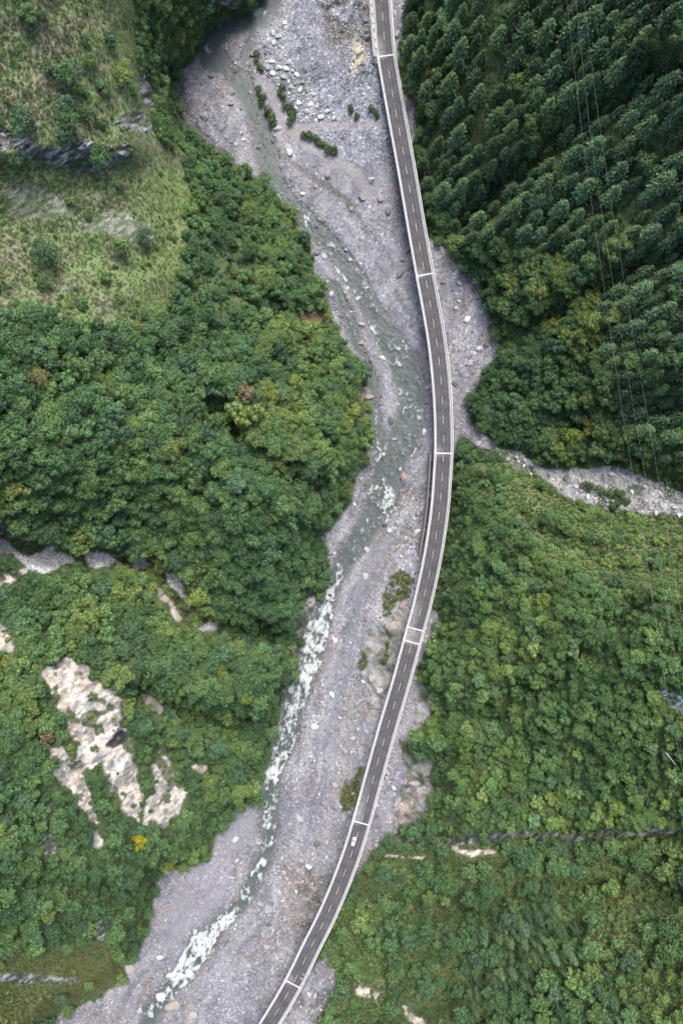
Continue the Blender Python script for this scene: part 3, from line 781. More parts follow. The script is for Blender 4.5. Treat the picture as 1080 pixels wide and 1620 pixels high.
def flat_strip(name, s0, s1, offs, dz, mat, parent, step=1.6):
    n = max(2, int((s1 - s0) / step) + 1)
    vs_, fs, acr = [], [], []
    for s in np.linspace(s0, s1, n):
        p, t, nn = at_s(s)
        for o in offs:
            vs_.append((p[0] + nn[0] * o, p[1] + nn[1] * o, DECK_Z + dz)); acr.append((o, s))
    k = len(offs)
    for i in range(n - 1):
        for j in range(k - 1):
            a_ = i * k + j
            fs.append((a_, a_ + 1, a_ + 1 + k, a_ + k))
    me = bpy.data.meshes.new(name); me.from_pydata(vs_, [], fs); me.update(); me.materials.append(mat)
    acr = np.array(acr)
    for an, fn_ in ATT.items(): put_attr(me, an, fn_(acr[:, 0], acr[:, 1]))
    return new_obj(name, me, parent)
viaduct = bpy.data.objects.new("road_viaduct", None); COL.objects.link(viaduct)
viaduct["label"] = "long curved two-lane concrete road viaduct with pale parapets above the riverbed"
viaduct["category"] = "viaduct"
p0, _, _ = at_s(JS[0]); viaduct.location = (0, 0, 0)
GIRDER = [(-4.8, -.05), (-4.8, -.32), (-2.9, -.6), (-2.4, -2.0), (2.4, -2.0), (2.9, -.6), (4.8, -.32), (4.8, -.05)]
def par_prof(sd):
    q = [(4.79, -.05), (4.79, .86), (4.60, .95), (4.48, .95), (4.42, .45), (4.30, .14), (4.30, -.05)]
    return [(sd * o, z) for o, z in q] if sd > 0 else [(sd * o, z) for o, z in q][::-1]
DASH = []
s = JS[0] - 130 + 3.0
dash0 = s_at_v(26)
for k in range(-9, 70):
    DASH.append((dash0 + k * 9.9 - 2, dash0 + k * 9.9 + 2))
lims = JS + [SEND]
off9 = list(np.linspace(-4.3, 4.3, 13))
for i in range(len(lims) - 1):
    s0, s1 = lims[i] + .35, lims[i + 1] - .35
    d = sweep("span_deck", s0, s1, GIRDER, M_CONC2, viaduct)
    flat_strip("asphalt_surface", s0, s1, off9, 0.0, M_ASPH, d)
    for sd in (-1, 1):
        L = s1 - s0; n = max(1, int(round(L / 12)))
        sweep("parapet", s0 + .02, s1 - .02, par_prof(sd), M_CONC, d)
        flat_strip("edge_line", s0, s1, [sd * 3.70, sd * 3.98], .006, M_WHITE, d)
    for (a_, b_) in DASH:
        if a_ > s0 - 2 and b_ < s1 + 2 and not (b_ < s0 + 1 or a_ > s1 - 1):
            flat_strip("lane_dash", max(a_, s0), min(b_, s1), [-.10, .10], .006, M_YELLOW, d)
for js in JS:
    w_ = .55 if js in (JS[0], JS[3], JS[4], JS[6]) else .75
    e = sweep("expansion_joint", js - .34, js + .34, [(-4.79, -.7), (4.79, -.7), (4.79, .012), (-4.79, .012)], M_JOINT, viaduct)
    for sd in (-1, 1):
        sweep("joint_kerb", js - .34, js + .34, [(sd * 4.30, .013), (sd * 4.78, .013), (sd * 4.78, .92), (sd * 4.45, .92)][::sd], M_CONC, e)
# piers
def pier(s):
    p, t, nn = at_s(s)
    u = p[0] * FPX / (CAM_Z - 4) + UC; v = VC - p[1] * FPX / (CAM_Z - 4)
    zb = float(samp(H, np.array([u]), np.array([v]))[0]) - 2.5
    vs_, fs = [], []
    def boxp(o0, o1, t0, t1, z0, z1):
        b0 = len(vs_)
        for z in (z0, z1):
            for (o, tt) in ((o0, t0), (o1, t0), (o1, t1), (o0, t1)):
                vs_.append((p[0] + nn[0] * o + t[0] * tt, p[1] + nn[1] * o + t[1] * tt, z))
        for f in ((0, 1, 2, 3), (4, 7, 6, 5), (0, 4, 5, 1), (1, 5, 6, 2), (2, 6, 7, 3), (3, 7, 4, 0)):
            fs.append(tuple(b0 + k for k in f))
    top = DECK_Z - 2.0
    boxp(-3.0, 3.0, -.9, .9, top - 1.3, top - .002)
    for sd in (-1, 1):
        n = 12; b0 = len(vs_)
        for z in (zb, top - 1.302):
            for k in range(n):
                a_ = 2 * math.pi * k / n
                o = sd * 1.9 + .75 * math.cos(a_); tt = .75 * math.sin(a_)
                vs_.append((p[0] + nn[0] * o + t[0] * tt, p[1] + nn[1] * o + t[1] * tt, z))
        for k in range(n):
            fs.append((b0 + k, b0 + (k + 1) % n, b0 + n + (k + 1) % n, b0 + n + k))
    me = bpy.data.meshes.new("pier"); me.from_pydata(vs_, [], fs); me.update(); me.materials.append(M_CONC2)
    new_obj("pier", me, viaduct)
for i in range(len(lims) - 1):
    L = lims[i + 1] - lims[i]
    n = max(1, int(round(L / 28)))
    for k in range(n): pier(lims[i] + L * k / n + (.0 if k else .0))

# approach road on the ground above the first joint
road = flat_strip("road", S_OF[0] + 1, JS[0] - .36, off9, -.02, M_ASPH, None)
road["kind"] = "structure"; road["label"] = "asphalt approach road leading onto the viaduct past the landslide"
for sd in (-1, 1):
    flat_strip("edge_line", S_OF[0] + 1, JS[0] - .4, [sd * 3.72, sd * 3.94], -.013, M_WHITE, road)
for (a_, b_) in DASH:
    if b_ < JS[0] and a_ > S_OF[0] + 2: flat_strip("lane_dash", a_, b_, [-.10, .10], -.013, M_YELLOW, road)
sh = flat_strip("road_shoulder", S_OF[0] + 1, JS[0] - .4, [4.3, 4.8, 5.3], -.05, M_CONC2, road)
sh = flat_strip("road_shoulder", S_OF[0] + 1, JS[0] - .4, [-6.4, -5.4, -4.3], -.05, M_CONC2, road)
bar_w = sweep("kerb_wall", S_OF[0] + 2, JS[0] - .5, [(4.6, -.6), (4.95, -.6), (4.95, .5), (4.6, .5)], M_CONC); bar_w["label"] = "low pale concrete kerb wall on the forest side of the approach road"; bar_w["category"] = "kerb wall"
# broken white guard blocks on the landslide side, each one its own thing
for k in range(9):
    s0 = JS[0] - 4 - k * 4.3 - (k % 3) * .5
    o = -4.6 - .028 * (JS[0] - s0)
    g = sweep("guard_block", s0 - 2.6, s0, [(o - .28, -.6), (o + .28, -.6), (o + .2, .62), (o - .2, .62)], M_CONC)
    g["category"] = "barrier"; g["group"] = "guard blocks along the approach road"
    g["label"] = ["white concrete guard block nearest the first expansion joint", "second white guard block up the road from the first joint", "third white guard block up the road from the first joint", "fourth white guard block up the road from the first joint",
        "fifth white guard block up the road from the first joint", "sixth white guard block up the road from the first joint", "seventh white guard block up the road from the first joint", "eighth white guard block up the road from the first joint", "topmost white guard block beside the approach road"][k]
# narrow retaining wall beside the deck below the third joint
rw = sweep("retaining_wall", JS[2] + .2, s_at_v(880), [(-6.3, -16.0), (-6.0, -16.0), (-6.0, -3.4), (-6.3, -3.4)], M_CONC2, None)
rw["label"] = "thin pale retaining wall running beside the deck below the third joint"; rw["category"] = "retaining wall"

# ------------------------------------------------------------------ plant and stone shapes
def quad_mesh(name, cen, nrm, size, aspect=1.0, mat=None, up=None, bend=0.0):
    """many small leaf faces: cen, nrm (n,3), size (n,)"""
    n = len(cen)
    nrm = nrm / np.linalg.norm(nrm, axis=1)[:, None]
    if up is None:
        up = RNG.normal(size=(n, 3))
    t = np.cross(nrm, up); t /= np.linalg.norm(t, axis=1)[:, None] + 1e-9
    b_ = np.cross(nrm, t)
    hs = (size * .5)[:, None]
    t = t * hs; b_ = b_ * hs * aspect
    v = np.stack([cen - t - b_ * .55, cen + t * .75 - b_ * .9, cen + t + b_ * .6, cen - t * .6 + b_], 1).reshape(-1, 3)
    f = np.arange(n * 4).reshape(n, 4)
    me = bpy.data.meshes.new(name)
    me.vertices.add(n * 4); me.vertices.foreach_set("co", v.astype(np.float32).ravel())
    me.loops.add(n * 4); me.loops.foreach_set("vertex_index", f.astype(np.int32).ravel())
    me.polygons.add(n); me.polygons.foreach_set("loop_start", np.arange(0, n * 4, 4, dtype=np.int32))
    me.update(calc_edges=True)
    at = me.attributes.new("lv", 'FLOAT', 'FACE')
    at.data.foreach_set("value", RNG.random(n).astype(np.float32))
    if mat: me.materials.append(mat)
    return me
def rdir(n, zmin=-1.0):
    z = RNG.uniform(zmin, 1, n); a_ = RNG.uniform(0, 2 * math.pi, n); r = np.sqrt(1 - z * z)
    return np.stack([r * np.cos(a_), r * np.sin(a_), z], 1)
def broadleaf_crown(name, nl=22, per=62, flat=.72, spread=.66, leaf=.15, zc=1.35):
    cs, ns, sz = [], [], []
    lobes = rdir(nl, -.25) * RNG.uniform(.5, 1.18, (nl, 1)) * spread
    ang = RNG.uniform(0, 6.28); ax = np.array([math.cos(ang), math.sin(ang), 0])
    lobes += ax * (lobes @ ax)[:, None] * RNG.uniform(.05, .35)
    lobes[:, 2] *= flat / .8
    rad = RNG.uniform(.20, .40, nl)
    lobes = np.vstack([lobes, [[0, 0, .1]]]); rad = np.append(rad, .55)
    for c, r in zip(lobes, rad):
        k = int(per * (r / .34) ** 2)
        d = rdir(k, -.45)
        cs.append(c + d * r * RNG.uniform(.78, 1.12, (k, 1)) * np.array([1, 1, .85]))
        ns.append(d + RNG.normal(0, .38, (k, 3)) + np.array([0, 0, .25])); sz.append(RNG.uniform(.65, 1.35, k) * leaf)
    c = np.vstack(cs) + np.array([0, 0, zc])
    return quad_mesh(name, c, np.vstack(ns), np.concatenate(sz), .8, M_LEAF)
def conifer_crown(name, rad=.20, whorls=17, br=10, pw=.62):
    cs, ns, sz, ups = [], [], [], []
    for w_ in range(whorls):
        z = .14 + .84 * w_ / (whorls - 1)
        r = rad * (1 - ((z - .14) / .88) ** 1.7) ** pw * RNG.uniform(.9, 1.1)
        nb = max(4, int(br * (r / rad) ** .5))
        a0 = RNG.uniform(0, 6.28)
        for b_ in range(nb):
            a_ = a0 + 6.283 * b_ / nb + RNG.normal(0, .15)
            rr_ = r * RNG.uniform(.78, 1.15)
            k = 3 + int(4 * r / rad)
            for q in range(k):
                f = .3 + .7 * (q + RNG.random()) / k
                side = RNG.normal(0, .016)
                x = math.cos(a_) * rr_ * f - math.sin(a_) * side; y = math.sin(a_) * rr_ * f + math.cos(a_) * side
                cs.append((x, y, z - .045 * f * f + RNG.normal(0, .006)))
                ns.append((math.cos(a_) * .75 + RNG.normal(0, .3), math.sin(a_) * .75 + RNG.normal(0, .3), .8))
                sz.append(.040 * RNG.uniform(.7, 1.3)); ups.append((math.cos(a_ + 1.57), math.sin(a_ + 1.57), 0.0))
    return quad_mesh(name, np.array(cs), np.array(ns), np.array(sz), 1.25, M_NEEDLE, np.array(ups))
def tube(vs_, fs, pts, rads, n=6):
    base = len(vs_)
    for (p, r) in zip(pts, rads):
        for k in range(n):
            a_ = 2 * math.pi * k / n
            vs_.append((p[0] + r * math.cos(a_), p[1] + r * math.sin(a_), p[2]))
    for i in range(len(pts) - 1):
        for k in range(n):
            fs.append((base + i * n + k, base + i * n + (k + 1) % n, base + (i + 1) * n + (k + 1) % n, base + (i + 1) * n + k))
def trunk_mesh(name, h, r, limbs=4):
    vs_, fs = [], []
    tube(vs_, fs, [(0, 0, -.25 * h), (0.02, 0, .3 * h), (.03, .02, .7 * h), (.02, .03, h)], [r * 1.2, r * .85, r * .5, r * .12])
    for k in range(limbs):
        a_ = 6.283 * k / max(1, limbs) + .4; z = h * (.45 + .1 * k / max(1, limbs)); e = h * .36
        tube(vs_, fs, [(0, 0, z), (math.cos(a_) * e * .5, math.sin(a_) * e * .5, z + e * .45), (math.cos(a_) * e, math.sin(a_) * e, z + e * .8)], [r * .45, r * .3, r * .08], 5)
    me = bpy.data.meshes.new(name); me.from_pydata(vs_, [], fs); me.update(); me.materials.append(M_BARK)
    return me
def join_mesh(name, a_, b_):
    """crown + trunk in one mesh (for the scattered mass)"""
    nv1, nv2 = len(a_.vertices), len(b_.vertices)
    co = np.zeros((nv1 + nv2) * 3, np.float32)
    t = np.zeros(nv1 * 3, np.float32); a_.vertices.foreach_get("co", t); co[:nv1 * 3] = t
    t = np.zeros(nv2 * 3, np.float32); b_.vertices.foreach_get("co", t); co[nv1 * 3:] = t
    l1 = np.zeros(len(a_.loops), np.int32); a_.loops.foreach_get("vertex_index", l1)
    l2 = np.zeros(len(b_.loops), np.int32); b_.loops.foreach_get("vertex_index", l2)
    s1 = np.zeros(len(a_.polygons), np.int32); a_.polygons.foreach_get("loop_start", s1)
    s2 = np.zeros(len(b_.polygons), np.int32); b_.polygons.foreach_get("loop_start", s2)
    me = bpy.data.meshes.new(name)
    me.vertices.add(nv1 + nv2); me.vertices.foreach_set("co", co)
    me.loops.add(len(l1) + len(l2)); me.loops.foreach_set("vertex_index", np.concatenate([l1, l2 + nv1]))
    me.polygons.add(len(s1) + len(s2)); me.polygons.foreach_set("loop_start", np.concatenate([s1, s2 + len(l1)]))
    me.polygons.foreach_set("material_index", np.concatenate([np.zeros(len(s1), np.int32), np.ones(len(s2), np.int32)]))
    me.update(calc_edges=True)
    lv = np.zeros(len(s1), np.float32); a_.attributes["lv"].data.foreach_get("value", lv)
    at = me.attributes.new("lv", 'FLOAT', 'FACE'); at.data.foreach_set("value", np.concatenate([lv, np.full(len(s2), .5, np.float32)]))
    me.materials.append(a_.materials[0]); me.materials.append(b_.materials[0])
    return me
BL_CROWN = [broadleaf_crown("crown", nl, per, fl, sp, lf) for nl, per, fl, sp, lf in ((30, 84, .72, .76, .125), (24, 90, .85, .70, .14), (36, 76, .6, .84, .115), (20, 96, .9, .66, .15), (40, 70, .7, .82, .11), (28, 86, .78, .78, .13), (14, 100, .8, .86, .13), (44, 64, .55, .92, .105))]
BL_TRUNK = trunk_mesh("trunk", 1.35, .075, 5)
CF_CROWN = [conifer_crown("crown", r, w_, b_, p) for r, w_, b_, p in ((.285, 16, 12, .55), (.25, 17, 11, .62), (.31, 15, 13, .5), (.27, 16, 12, .7))]
CF_TRUNK = trunk_mesh("trunk", .93, .018, 0)
SH_CROWN = [broadleaf_crown("foliage", nl, per, .6, .6, .2, .55) for nl, per in ((8, 26), (10, 24), (7, 30), (12, 20))]
SH_STEM = trunk_mesh("stem", .6, .05, 4)
def tuft_mesh(name, n=64):
    a_ = RNG.uniform(0, 6.283, n); r = RNG.uniform(.05, .5, n); h = RNG.uniform(.5, 1.0, n)
    vs_, fs = [], []
    for k in range(n):
        x, y = math.cos(a_[k]), math.sin(a_[k]); q = RNG.uniform(0, .35)
        bx, by = x * q, y * q; tx, ty = x * (q + r[k]), y * (q + r[k]); wd_ = .04
        i = len(vs_)
        vs_ += [(bx - y * wd_, by + x * wd_, 0), (bx + y * wd_, by - x * wd_, 0), ((bx + tx) / 2 + y * wd_, (by + ty) / 2 - x * wd_, h[k] * .75), ((bx + tx) / 2 - y * wd_, (by + ty) / 2 + x * wd_, h[k] * .75), (tx, ty, h[k])]
        fs += [(i, i + 1, i + 2, i + 3), (i + 3, i + 2, i + 4)]
    me = bpy.data.meshes.new(name); me.from_pydata(vs_, [], fs); me.update(); me.materials.append(M_GRASS)
    at = me.attributes.new("lv", 'FLOAT', 'FACE'); at.data.foreach_set("value", RNG.random(len(fs)).astype(np.float32))
    return me
TUFTS = [tuft_mesh("tuft") for _ in range(3)]
import bmesh
def rock_mesh(name, sub=2, seed=0, flat=.65):
    bm = bmesh.new()
    bmesh.ops.create_icosphere(bm, subdivisions=sub, radius=1.0)
    r_ = np.random.default_rng(seed)
    pl_ = r_.normal(size=(11, 3)); pl_ /= np.linalg.norm(pl_, axis=1)[:, None]
    off = r_.uniform(.45, .8, 11)
    st = r_.uniform(.75, 1.25, 3); st[2] *= flat
    for v in bm.verts:
        p = np.array(v.co)
        for q, o in zip(pl_, off):
            d = p @ q - o
            if d > 0: p = p - q * d * .96
        p = p * (1 + .07 * math.sin(5 * p[0] + seed) * math.cos(4 * p[1] + seed))
        v.co = Vector(p * st)
    me = bpy.data.meshes.new(name); bm.to_mesh(me); bm.free(); me.materials.append(M_ROCK)
    return me
ROCK_HI = [rock_mesh("boulder", 2, k) for k in range(7)]
ROCK_LO = [rock_mesh("stone", 1, k + 20) for k in range(5)]

# ------------------------------------------------------------------ scatter machinery
def hidden_collection(name, meshes):
    c = bpy.data.collections.new(name)
    for i, m in enumerate(meshes):
        o = bpy.data.objects.new("%s_%02d" % (name, i), m); c.objects.link(o)
    return c
def scatter(name, pts, rot, scl, tint, idx, coll, label, kind="stuff"):
    n = len(pts)
    me = bpy.data.meshes.new(name)
    me.vertices.add(n); me.vertices.foreach_set("co", np.asarray(pts, np.float32).ravel())
    for an, arr, ty, key in (("rot", rot, 'FLOAT_VECTOR', 'vector'), ("scl", scl, 'FLOAT_VECTOR', 'vector')):
        a_ = me.attributes.new(an, ty, 'POINT'); a_.data.foreach_set(key, np.asarray(arr, np.float32).ravel())
    a_ = me.attributes.new("tint", 'FLOAT_COLOR', 'POINT'); a_.data.foreach_set("color", np.concatenate([tint, np.ones((n, 1))], 1).astype(np.float32).ravel())
    a_ = me.attributes.new("vidx", 'INT', 'POINT'); a_.data.foreach_set("value", np.asarray(idx, np.int32))
    ob = new_obj(name, me)
    ng = bpy.data.node_groups.new(name + "_nodes", 'GeometryNodeTree')
    ng.interface.new_socket("Geometry", in_out='INPUT', socket_type='NodeSocketGeometry')
    ng.interface.new_socket("Geometry", in_out='OUTPUT', socket_type='NodeSocketGeometry')
    N = ng.nodes; L = ng.links
    gi = N.new("NodeGroupInput"); go = N.new("NodeGroupOutput")
    mp = N.new("GeometryNodeMeshToPoints"); L.new(gi.outputs[0], mp.inputs[0])
    ci = N.new("GeometryNodeCollectionInfo"); ci.inputs[0].default_value = coll; ci.inputs[1].default_value = True; ci.inputs[2].default_value = True
    ip = N.new("GeometryNodeInstanceOnPoints"); L.new(mp.outputs[0], ip.inputs["Points"]); L.new(ci.outputs[0], ip.inputs["Instance"])
    ip.inputs["Pick Instance"].default_value = True
    def na(nm, dt):
        x = N.new("GeometryNodeInputNamedAttribute"); x.data_type = dt; x.inputs[0].default_value = nm
        return [o for o in x.outputs if o.enabled][0]
    L.new(na("vidx", 'INT'), ip.inputs["Instance Index"])
    e2r = N.new("FunctionNodeEulerToRotation"); L.new(na("rot", 'FLOAT_VECTOR'), e2r.inputs[0]); L.new(e2r.outputs[0], ip.inputs["Rotation"])
    L.new(na("scl", 'FLOAT_VECTOR'), ip.inputs["Scale"])
    L.new(ip.outputs[0], go.inputs[0])
    md_ = ob.modifiers.new("scatter", 'NODES'); md_.node_group = ng
    ob["kind"] = kind; ob["label"] = label
    return ob

def darts(cand_u, cand_v, rad_px, cell=6.0):
    """greedy variable-radius thinning; returns kept indices"""
    grid = {}
    keep_ = []
    for i in range(len(cand_u)):
        u, v, r = cand_u[i], cand_v[i], rad_px[i]
        gx, gy = int(u // cell), int(v // cell); k = int(r // cell) + 1
        ok = True
        for a_ in range(gx - k, gx + k + 1):
            for b_ in range(gy - k, gy + k + 1):
                for (x, y, r2) in grid.get((a_, b_), ()):
                    if (x - u) ** 2 + (y - v) ** 2 < (.5 * (r + r2)) ** 2: ok = False; break
                if not ok: break
            if not ok: break
        if ok:
            grid.setdefault((gx, gy), []).append((u, v, r)); keep_.append(i)
    return np.array(keep_, int)
def inside(poly, u, v, soft=0, seed=0):
    a_, b_ = warp(u, v, 12.0, 40, seed + 70)
    return poly_sdf(poly, a_, b_, 60) < soft
PTH = PATH[::3]
def deck_dist(x, y):
    out = np.full(len(x), 1e9)
    for k in range(0, len(x), 4000):
        d = np.hypot(x[k:k + 4000, None] - PTH[None, :, 0], y[k:k + 4000, None] - PTH[None, :, 1]); out[k:k + 4000] = d.min(1)
    return out
LO_U, HI_U, LO_V, HI_V = -90, 1170, -90, 1710

# ---- trees
NC = 95000
cu = RNG.uniform(LO_U, HI_U, NC); cv = RNG.uniform(LO_V, HI_V, NC)
h = samp(H, cu, cv)
dv = samp(d_val, cu, cv); rk_ = samp(np.maximum(rock, 0), cu, cv); gr_ = samp(grs, cu, cv)
shrubby = inside(SHRUBBY, cu, cv); light = inside(LIGHT_RIGHT, cu, cv); mead = inside(MEADOW, cu, cv)
blue = inside(BLUE_PATCH, cu, cv); midl = inside(MID_LEFT, cu, cv)
con = inside(CONIFER, cu, cv); con2 = inside(CONIFER2, cu, cv); con3 = inside(CONIFER3, cu, cv)
is_con = (con & (RNG.random(NC) < .80)) | (con2 & (RNG.random(NC) < .7)) | (con3 & (RNG.random(NC) < .75))
clump = fbm(cu, cv, 70, 3, 111)
crown_r = RNG.gamma(3.2, .82, NC)                       # metres, mean 2.7
crown_r = np.clip(crown_r, 1.0, 5.4)
crown_r = crown_r * .86
crown_r = np.where(midl, crown_r * .8, crown_r)
crown_r = np.where((cu > 690) & (cv > 720) & (cv < 1330), crown_r * .74, crown_r)
crown_r = np.where((cu < 340) & (cv > 1020), crown_r * .85, crown_r)
prob = np.ones(NC)
prob[dv < 2] = 0
prob[rk_ > .35] = 0
prob[gr_ > .5] = .012
prob[mead] = .02
prob[shrubby & ~con3] = .10
prob[(cu > 690) & (cv > 735) & (cv < 1330)] *= .35
prob[light] = .06
prob[blue] = .12
prob[midl & ~blue] *= .8
low_left = (cu < 340) & (cv > 1250)
prob[low_left] *= .5
cre = con & (fbm(cu, cv, 50, 3, 113) > .12)
prob[cre] *= .06
cx, cy = unproj(cu, cv, h)
dd = deck_dist(cx, cy)
prob[dd < 6.2 + crown_r * .9] = 0
lift = np.where(is_con, 6.0, 1.35 * crown_r)
ku = UC + (cu - UC) * (CAM_Z - h) / (CAM_Z - h - lift); kv_ = VC + (cv - VC) * (CAM_Z - h) / (CAM_Z - h - lift)
open_rock = np.maximum(np.maximum(pale, tan), valley * (U > 722) * (V > 640) * (V < 840))
for lf in (.7, 1.35, 1.9):
    lift = np.where(is_con, 6.0, lf * crown_r)
    ku = UC + (cu - UC) * (CAM_Z - h) / (CAM_Z - h - lift); kv_ = VC + (cv - VC) * (CAM_Z - h) / (CAM_Z - h - lift)
    for (ou, ov) in ((0, 0), (.85, 0), (-.85, 0), (0, .85), (0, -.85)):
        q_ = samp(open_rock, ku + ou * crown_r * 3.4, kv_ + ov * crown_r * 3.4)
        prob[q_ > .5] = 0
prob[samp(rock, ku, kv_) > .5] *= .15
ok = RNG.random(NC) < prob
cf_h = np.clip(RNG.normal(10.4, 2.9, NC), 4.5, 17)
cf_h = np.where(con2, cf_h * .72, cf_h); cf_h = np.where(con3, cf_h * .62, cf_h)
cf_w = np.where(con2, 1.25, 1.0)
rad = np.where(is_con, cf_h * .28 * cf_w * 1.42, crown_r * 1.06)
rpx = rad * FPX / (CAM_Z - h) * np.where(is_con, RNG.uniform(.9, 1.55, NC), np.where((cu > 690) & (cv > 720), RNG.uniform(.95, 1.5, NC), RNG.uniform(.85, 1.35, NC)))
ids = np.nonzero(ok)[0]
order = ids[np.argsort(-rad[ids] * RNG.uniform(.6, 1.0, len(ids)))]
kp = order[darts(cu[order], cv[order], rpx[order], 9.0)]
TU, TV, TH = cu[kp], cv[kp], h[kp]
T_con = is_con[kp]; T_r = crown_r[kp]; T_h = cf_h[kp]; T_w = cf_w[kp]
def leaf_tint(u, v, n, rnd):
    g = .9 * fbm(u, v, 130, 3, 121) + .6 * fbm(u, v, 34, 2, 122) + rnd.normal(0, .2, n)
    y = np.clip(g * .8 + .27, 0, 1.2)[:, None]
    dk = C(.088, .164, .074); md_ = C(.132, .218, .082); yl = C(.198, .256, .076)
    c = np.where(y < .5, dk + (md_ - dk) * y * 2, md_ + (yl - md_) * (y - .5) * 2)
    bl = (rnd.random(n) < .13)[:, None]
    c = np.where(bl, C(.092, .165, .088) * rnd.uniform(.8, 1.15, (n, 1)), c)
    br_ = (rnd.random(n) < .001)[:, None]
    c = np.where(br_, C(.17, .145, .085), c)
    return c * rnd.uniform(.82, 1.18, (n, 1))
T_tint = leaf_tint(TU, TV, len(TU), RNG)
ct = C(.080, .134, .066) * RNG.uniform(.6, 1.4, (len(TU), 1)) + C(.022, .026, .006) * np.clip(RNG.normal(.1, .6, (len(TU), 1)), -.4, 1.6)
T_tint = np.where(T_con[:, None], ct, T_tint)
hz_ = (TU > 730) & (TV < 760) & ~T_con
T_tint[hz_] *= .78
rh_ = (TU > 680) & (TV > 735) & (TV < 1330)
T_tint[rh_] *= RNG.uniform(.72, 1.3, (int(rh_.sum()), 1)) * C(1.14, 1.10, .95)
T_tint = np.clip(T_tint, .015, .3)
X_, Y_ = unproj(TU, TV, TH)

# a few trees the photograph singles out
SPECIAL = [(221, 1331, 3.4, (.34,.32,.04), "small bright yellow tree just below the pale bare rock scar"),
    (856, 462, 3.4, (.24,.28,.08), "pale yellow-green tree standing out in the dark wood beyond the gravel fan"),
    (905, 690, 4.4, (.16,.22,.05), "large bright green tree at the forest edge above the boulder gully"),
    (690, 120, 3.4, (.12,.18,.08), "light green round tree among conifers close to the first expansion joint"),
    (668, 1074, 2.6, (.14,.25,.06), "vivid green small tree beside the deck below the paired joints"),
    (700, 620, 0, None, ""), (388, 1102, 3.4, (.15,.21,.05), "orange-flecked yellow-green tree on the spur tip above the rapids"),
    (1022, 730, 2.8, (.18,.25,.08), "light green tree at the wood's edge beneath the power lines above the gully"),
    (62, 596, 3.2, (.22,.21,.10), "pale straw-green tree high on the spur inside the river bend"),
    (722, 905, 0, None, ""), (756, 938, 3.0, (.15,.23,.06), "bright green tree on the hill shoulder next to the deck's dark gap"),
    (350, 1060, 3.6, (.17,.21,.05), "yellow-topped tree on the ridge below the gravel gully mouth")]
specials = [s_ for s_ in SPECIAL if s_[2]]
far = np.ones(len(TU), bool)
for s_ in specials:
    far &= np.hypot(TU - s_[0], TV - s_[1]) > 9 + s_[2]

in_frame = (TU > -10) & (TU < 1090) & (TV > -10) & (TV < 1630)
px_scale = FPX / (CAM_Z - TH)
show = np.where(T_con, T_h * T_w * px_scale, T_r * px_scale) * np.where(in_frame, 1, 0) * far
ci_ = np.nonzero(T_con & far)[0]; bi_ = np.nonzero(~T_con & far)[0]
ci_ = ci_[np.argsort(-show[ci_])]; bi_ = bi_[np.argsort(-show[bi_])]
ind_c, rest_c = ci_[:300], ci_[300:]
nb = 300 - len(specials)
ind_b, rest_b = bi_[:nb], bi_[nb:]
def tone_word(c):
    r, g, b_ = c
    if r / g > .92: return "straw-coloured"
    if r / g > .70: return "yellow-green"
    if b_ / g > .5: return "blue-green"
    if g < .155: return "dark green"
    if g > .205: return "bright green"
    return "mid-green"
def tree_zone(u, v):
    if u > 600 and v < 735:
        if v < 120: return "high on the slope beside the approach road" if u < 850 else "at the top of the slope by the power lines"
        wire = 903 + (v - 50) * .145
        if abs(u - wire - 15) < 45: return "directly beneath the power lines"
        if u > wire: return "uphill beyond the power lines"
        if v < 380: return "on the slope between the deck and the power lines"
        return "in the wood behind the broad gravel fan"
    if u > 660 and v < 1325:
        if v < 860: return "on the hill just below the boulder gully"
        if u > 1000: return "on the hill below the power lines"
        if u < 770: return "on the hill edge close to the deck"
        return "mid-hill below the boulder gully" if v < 1120 else "on the lower hill above the dark rock ledge"
    if u > 500: return "below the dark rock ledge on the lower slope"
    if v < 240: return "on the dark bank where the river enters"
    if v < 520: return "on the bank below the grassy slope"
    if v < 680: return "high on the spur inside the river bend"
    if v < 880: return "on the spur above the dry gravel gully" if u < 300 else "on the spur tip facing the river bend"
    if v < 1060: return "between the dry gravel gully and the bare rock scar" if u < 330 else "on the wooded nose above the rapids"
    if v < 1330: return "beside the pale bare rock scar" if u < 240 else "on the shaded bank between the rock scar and river"
    return "on the slope below the pale bare rock scar"
RECS = []
def note(o, base, zone, group, u, v, size, lum):
    RECS.append((o, base, zone, group, float(u), float(v), float(size), float(lum)))
def px_of(loc):
    return UC + loc[0] * FPX / (CAM_Z - loc[2]), VC - loc[1] * FPX / (CAM_Z - loc[2])
def finish_labels():
    by = {}
    for r_ in RECS: by.setdefault((r_[1], r_[2]), []).append(r_)
    for (base, zone), mem in by.items():
        plain = base + " " + zone
        for m in mem:
            m[0]["label"] = plain; m[0]["group"] = m[3]
        if len(mem) < 2: continue
        xy = np.array([unproj(m[4], m[5], 20) for m in mem]); dk_ = deck_dist(xy[:, 0], xy[:, 1])
        left_ = list(range(len(mem)))
        keys = [("largest", [-m[6] for m in mem]), ("topmost", [m[5] for m in mem]), ("lowermost", [-m[5] for m in mem]), ("deck-side", list(dk_)), ("outermost", list(-dk_)), ("palest", [-m[7] for m in mem]), ("darkest", [m[7] for m in mem]), ("tiniest", [m[6] for m in mem])]
        for word, kk_ in keys:
            if not left_: break
            i = int(np.argmin(kk_))            # the true extreme of the whole set
            if i in left_:
                left_.remove(i); mem[i][0]["label"] = word + " " + plain
def size_word(r_, q1, q2): return "big" if r_ > q2 else ("small" if r_ < q1 else "medium")
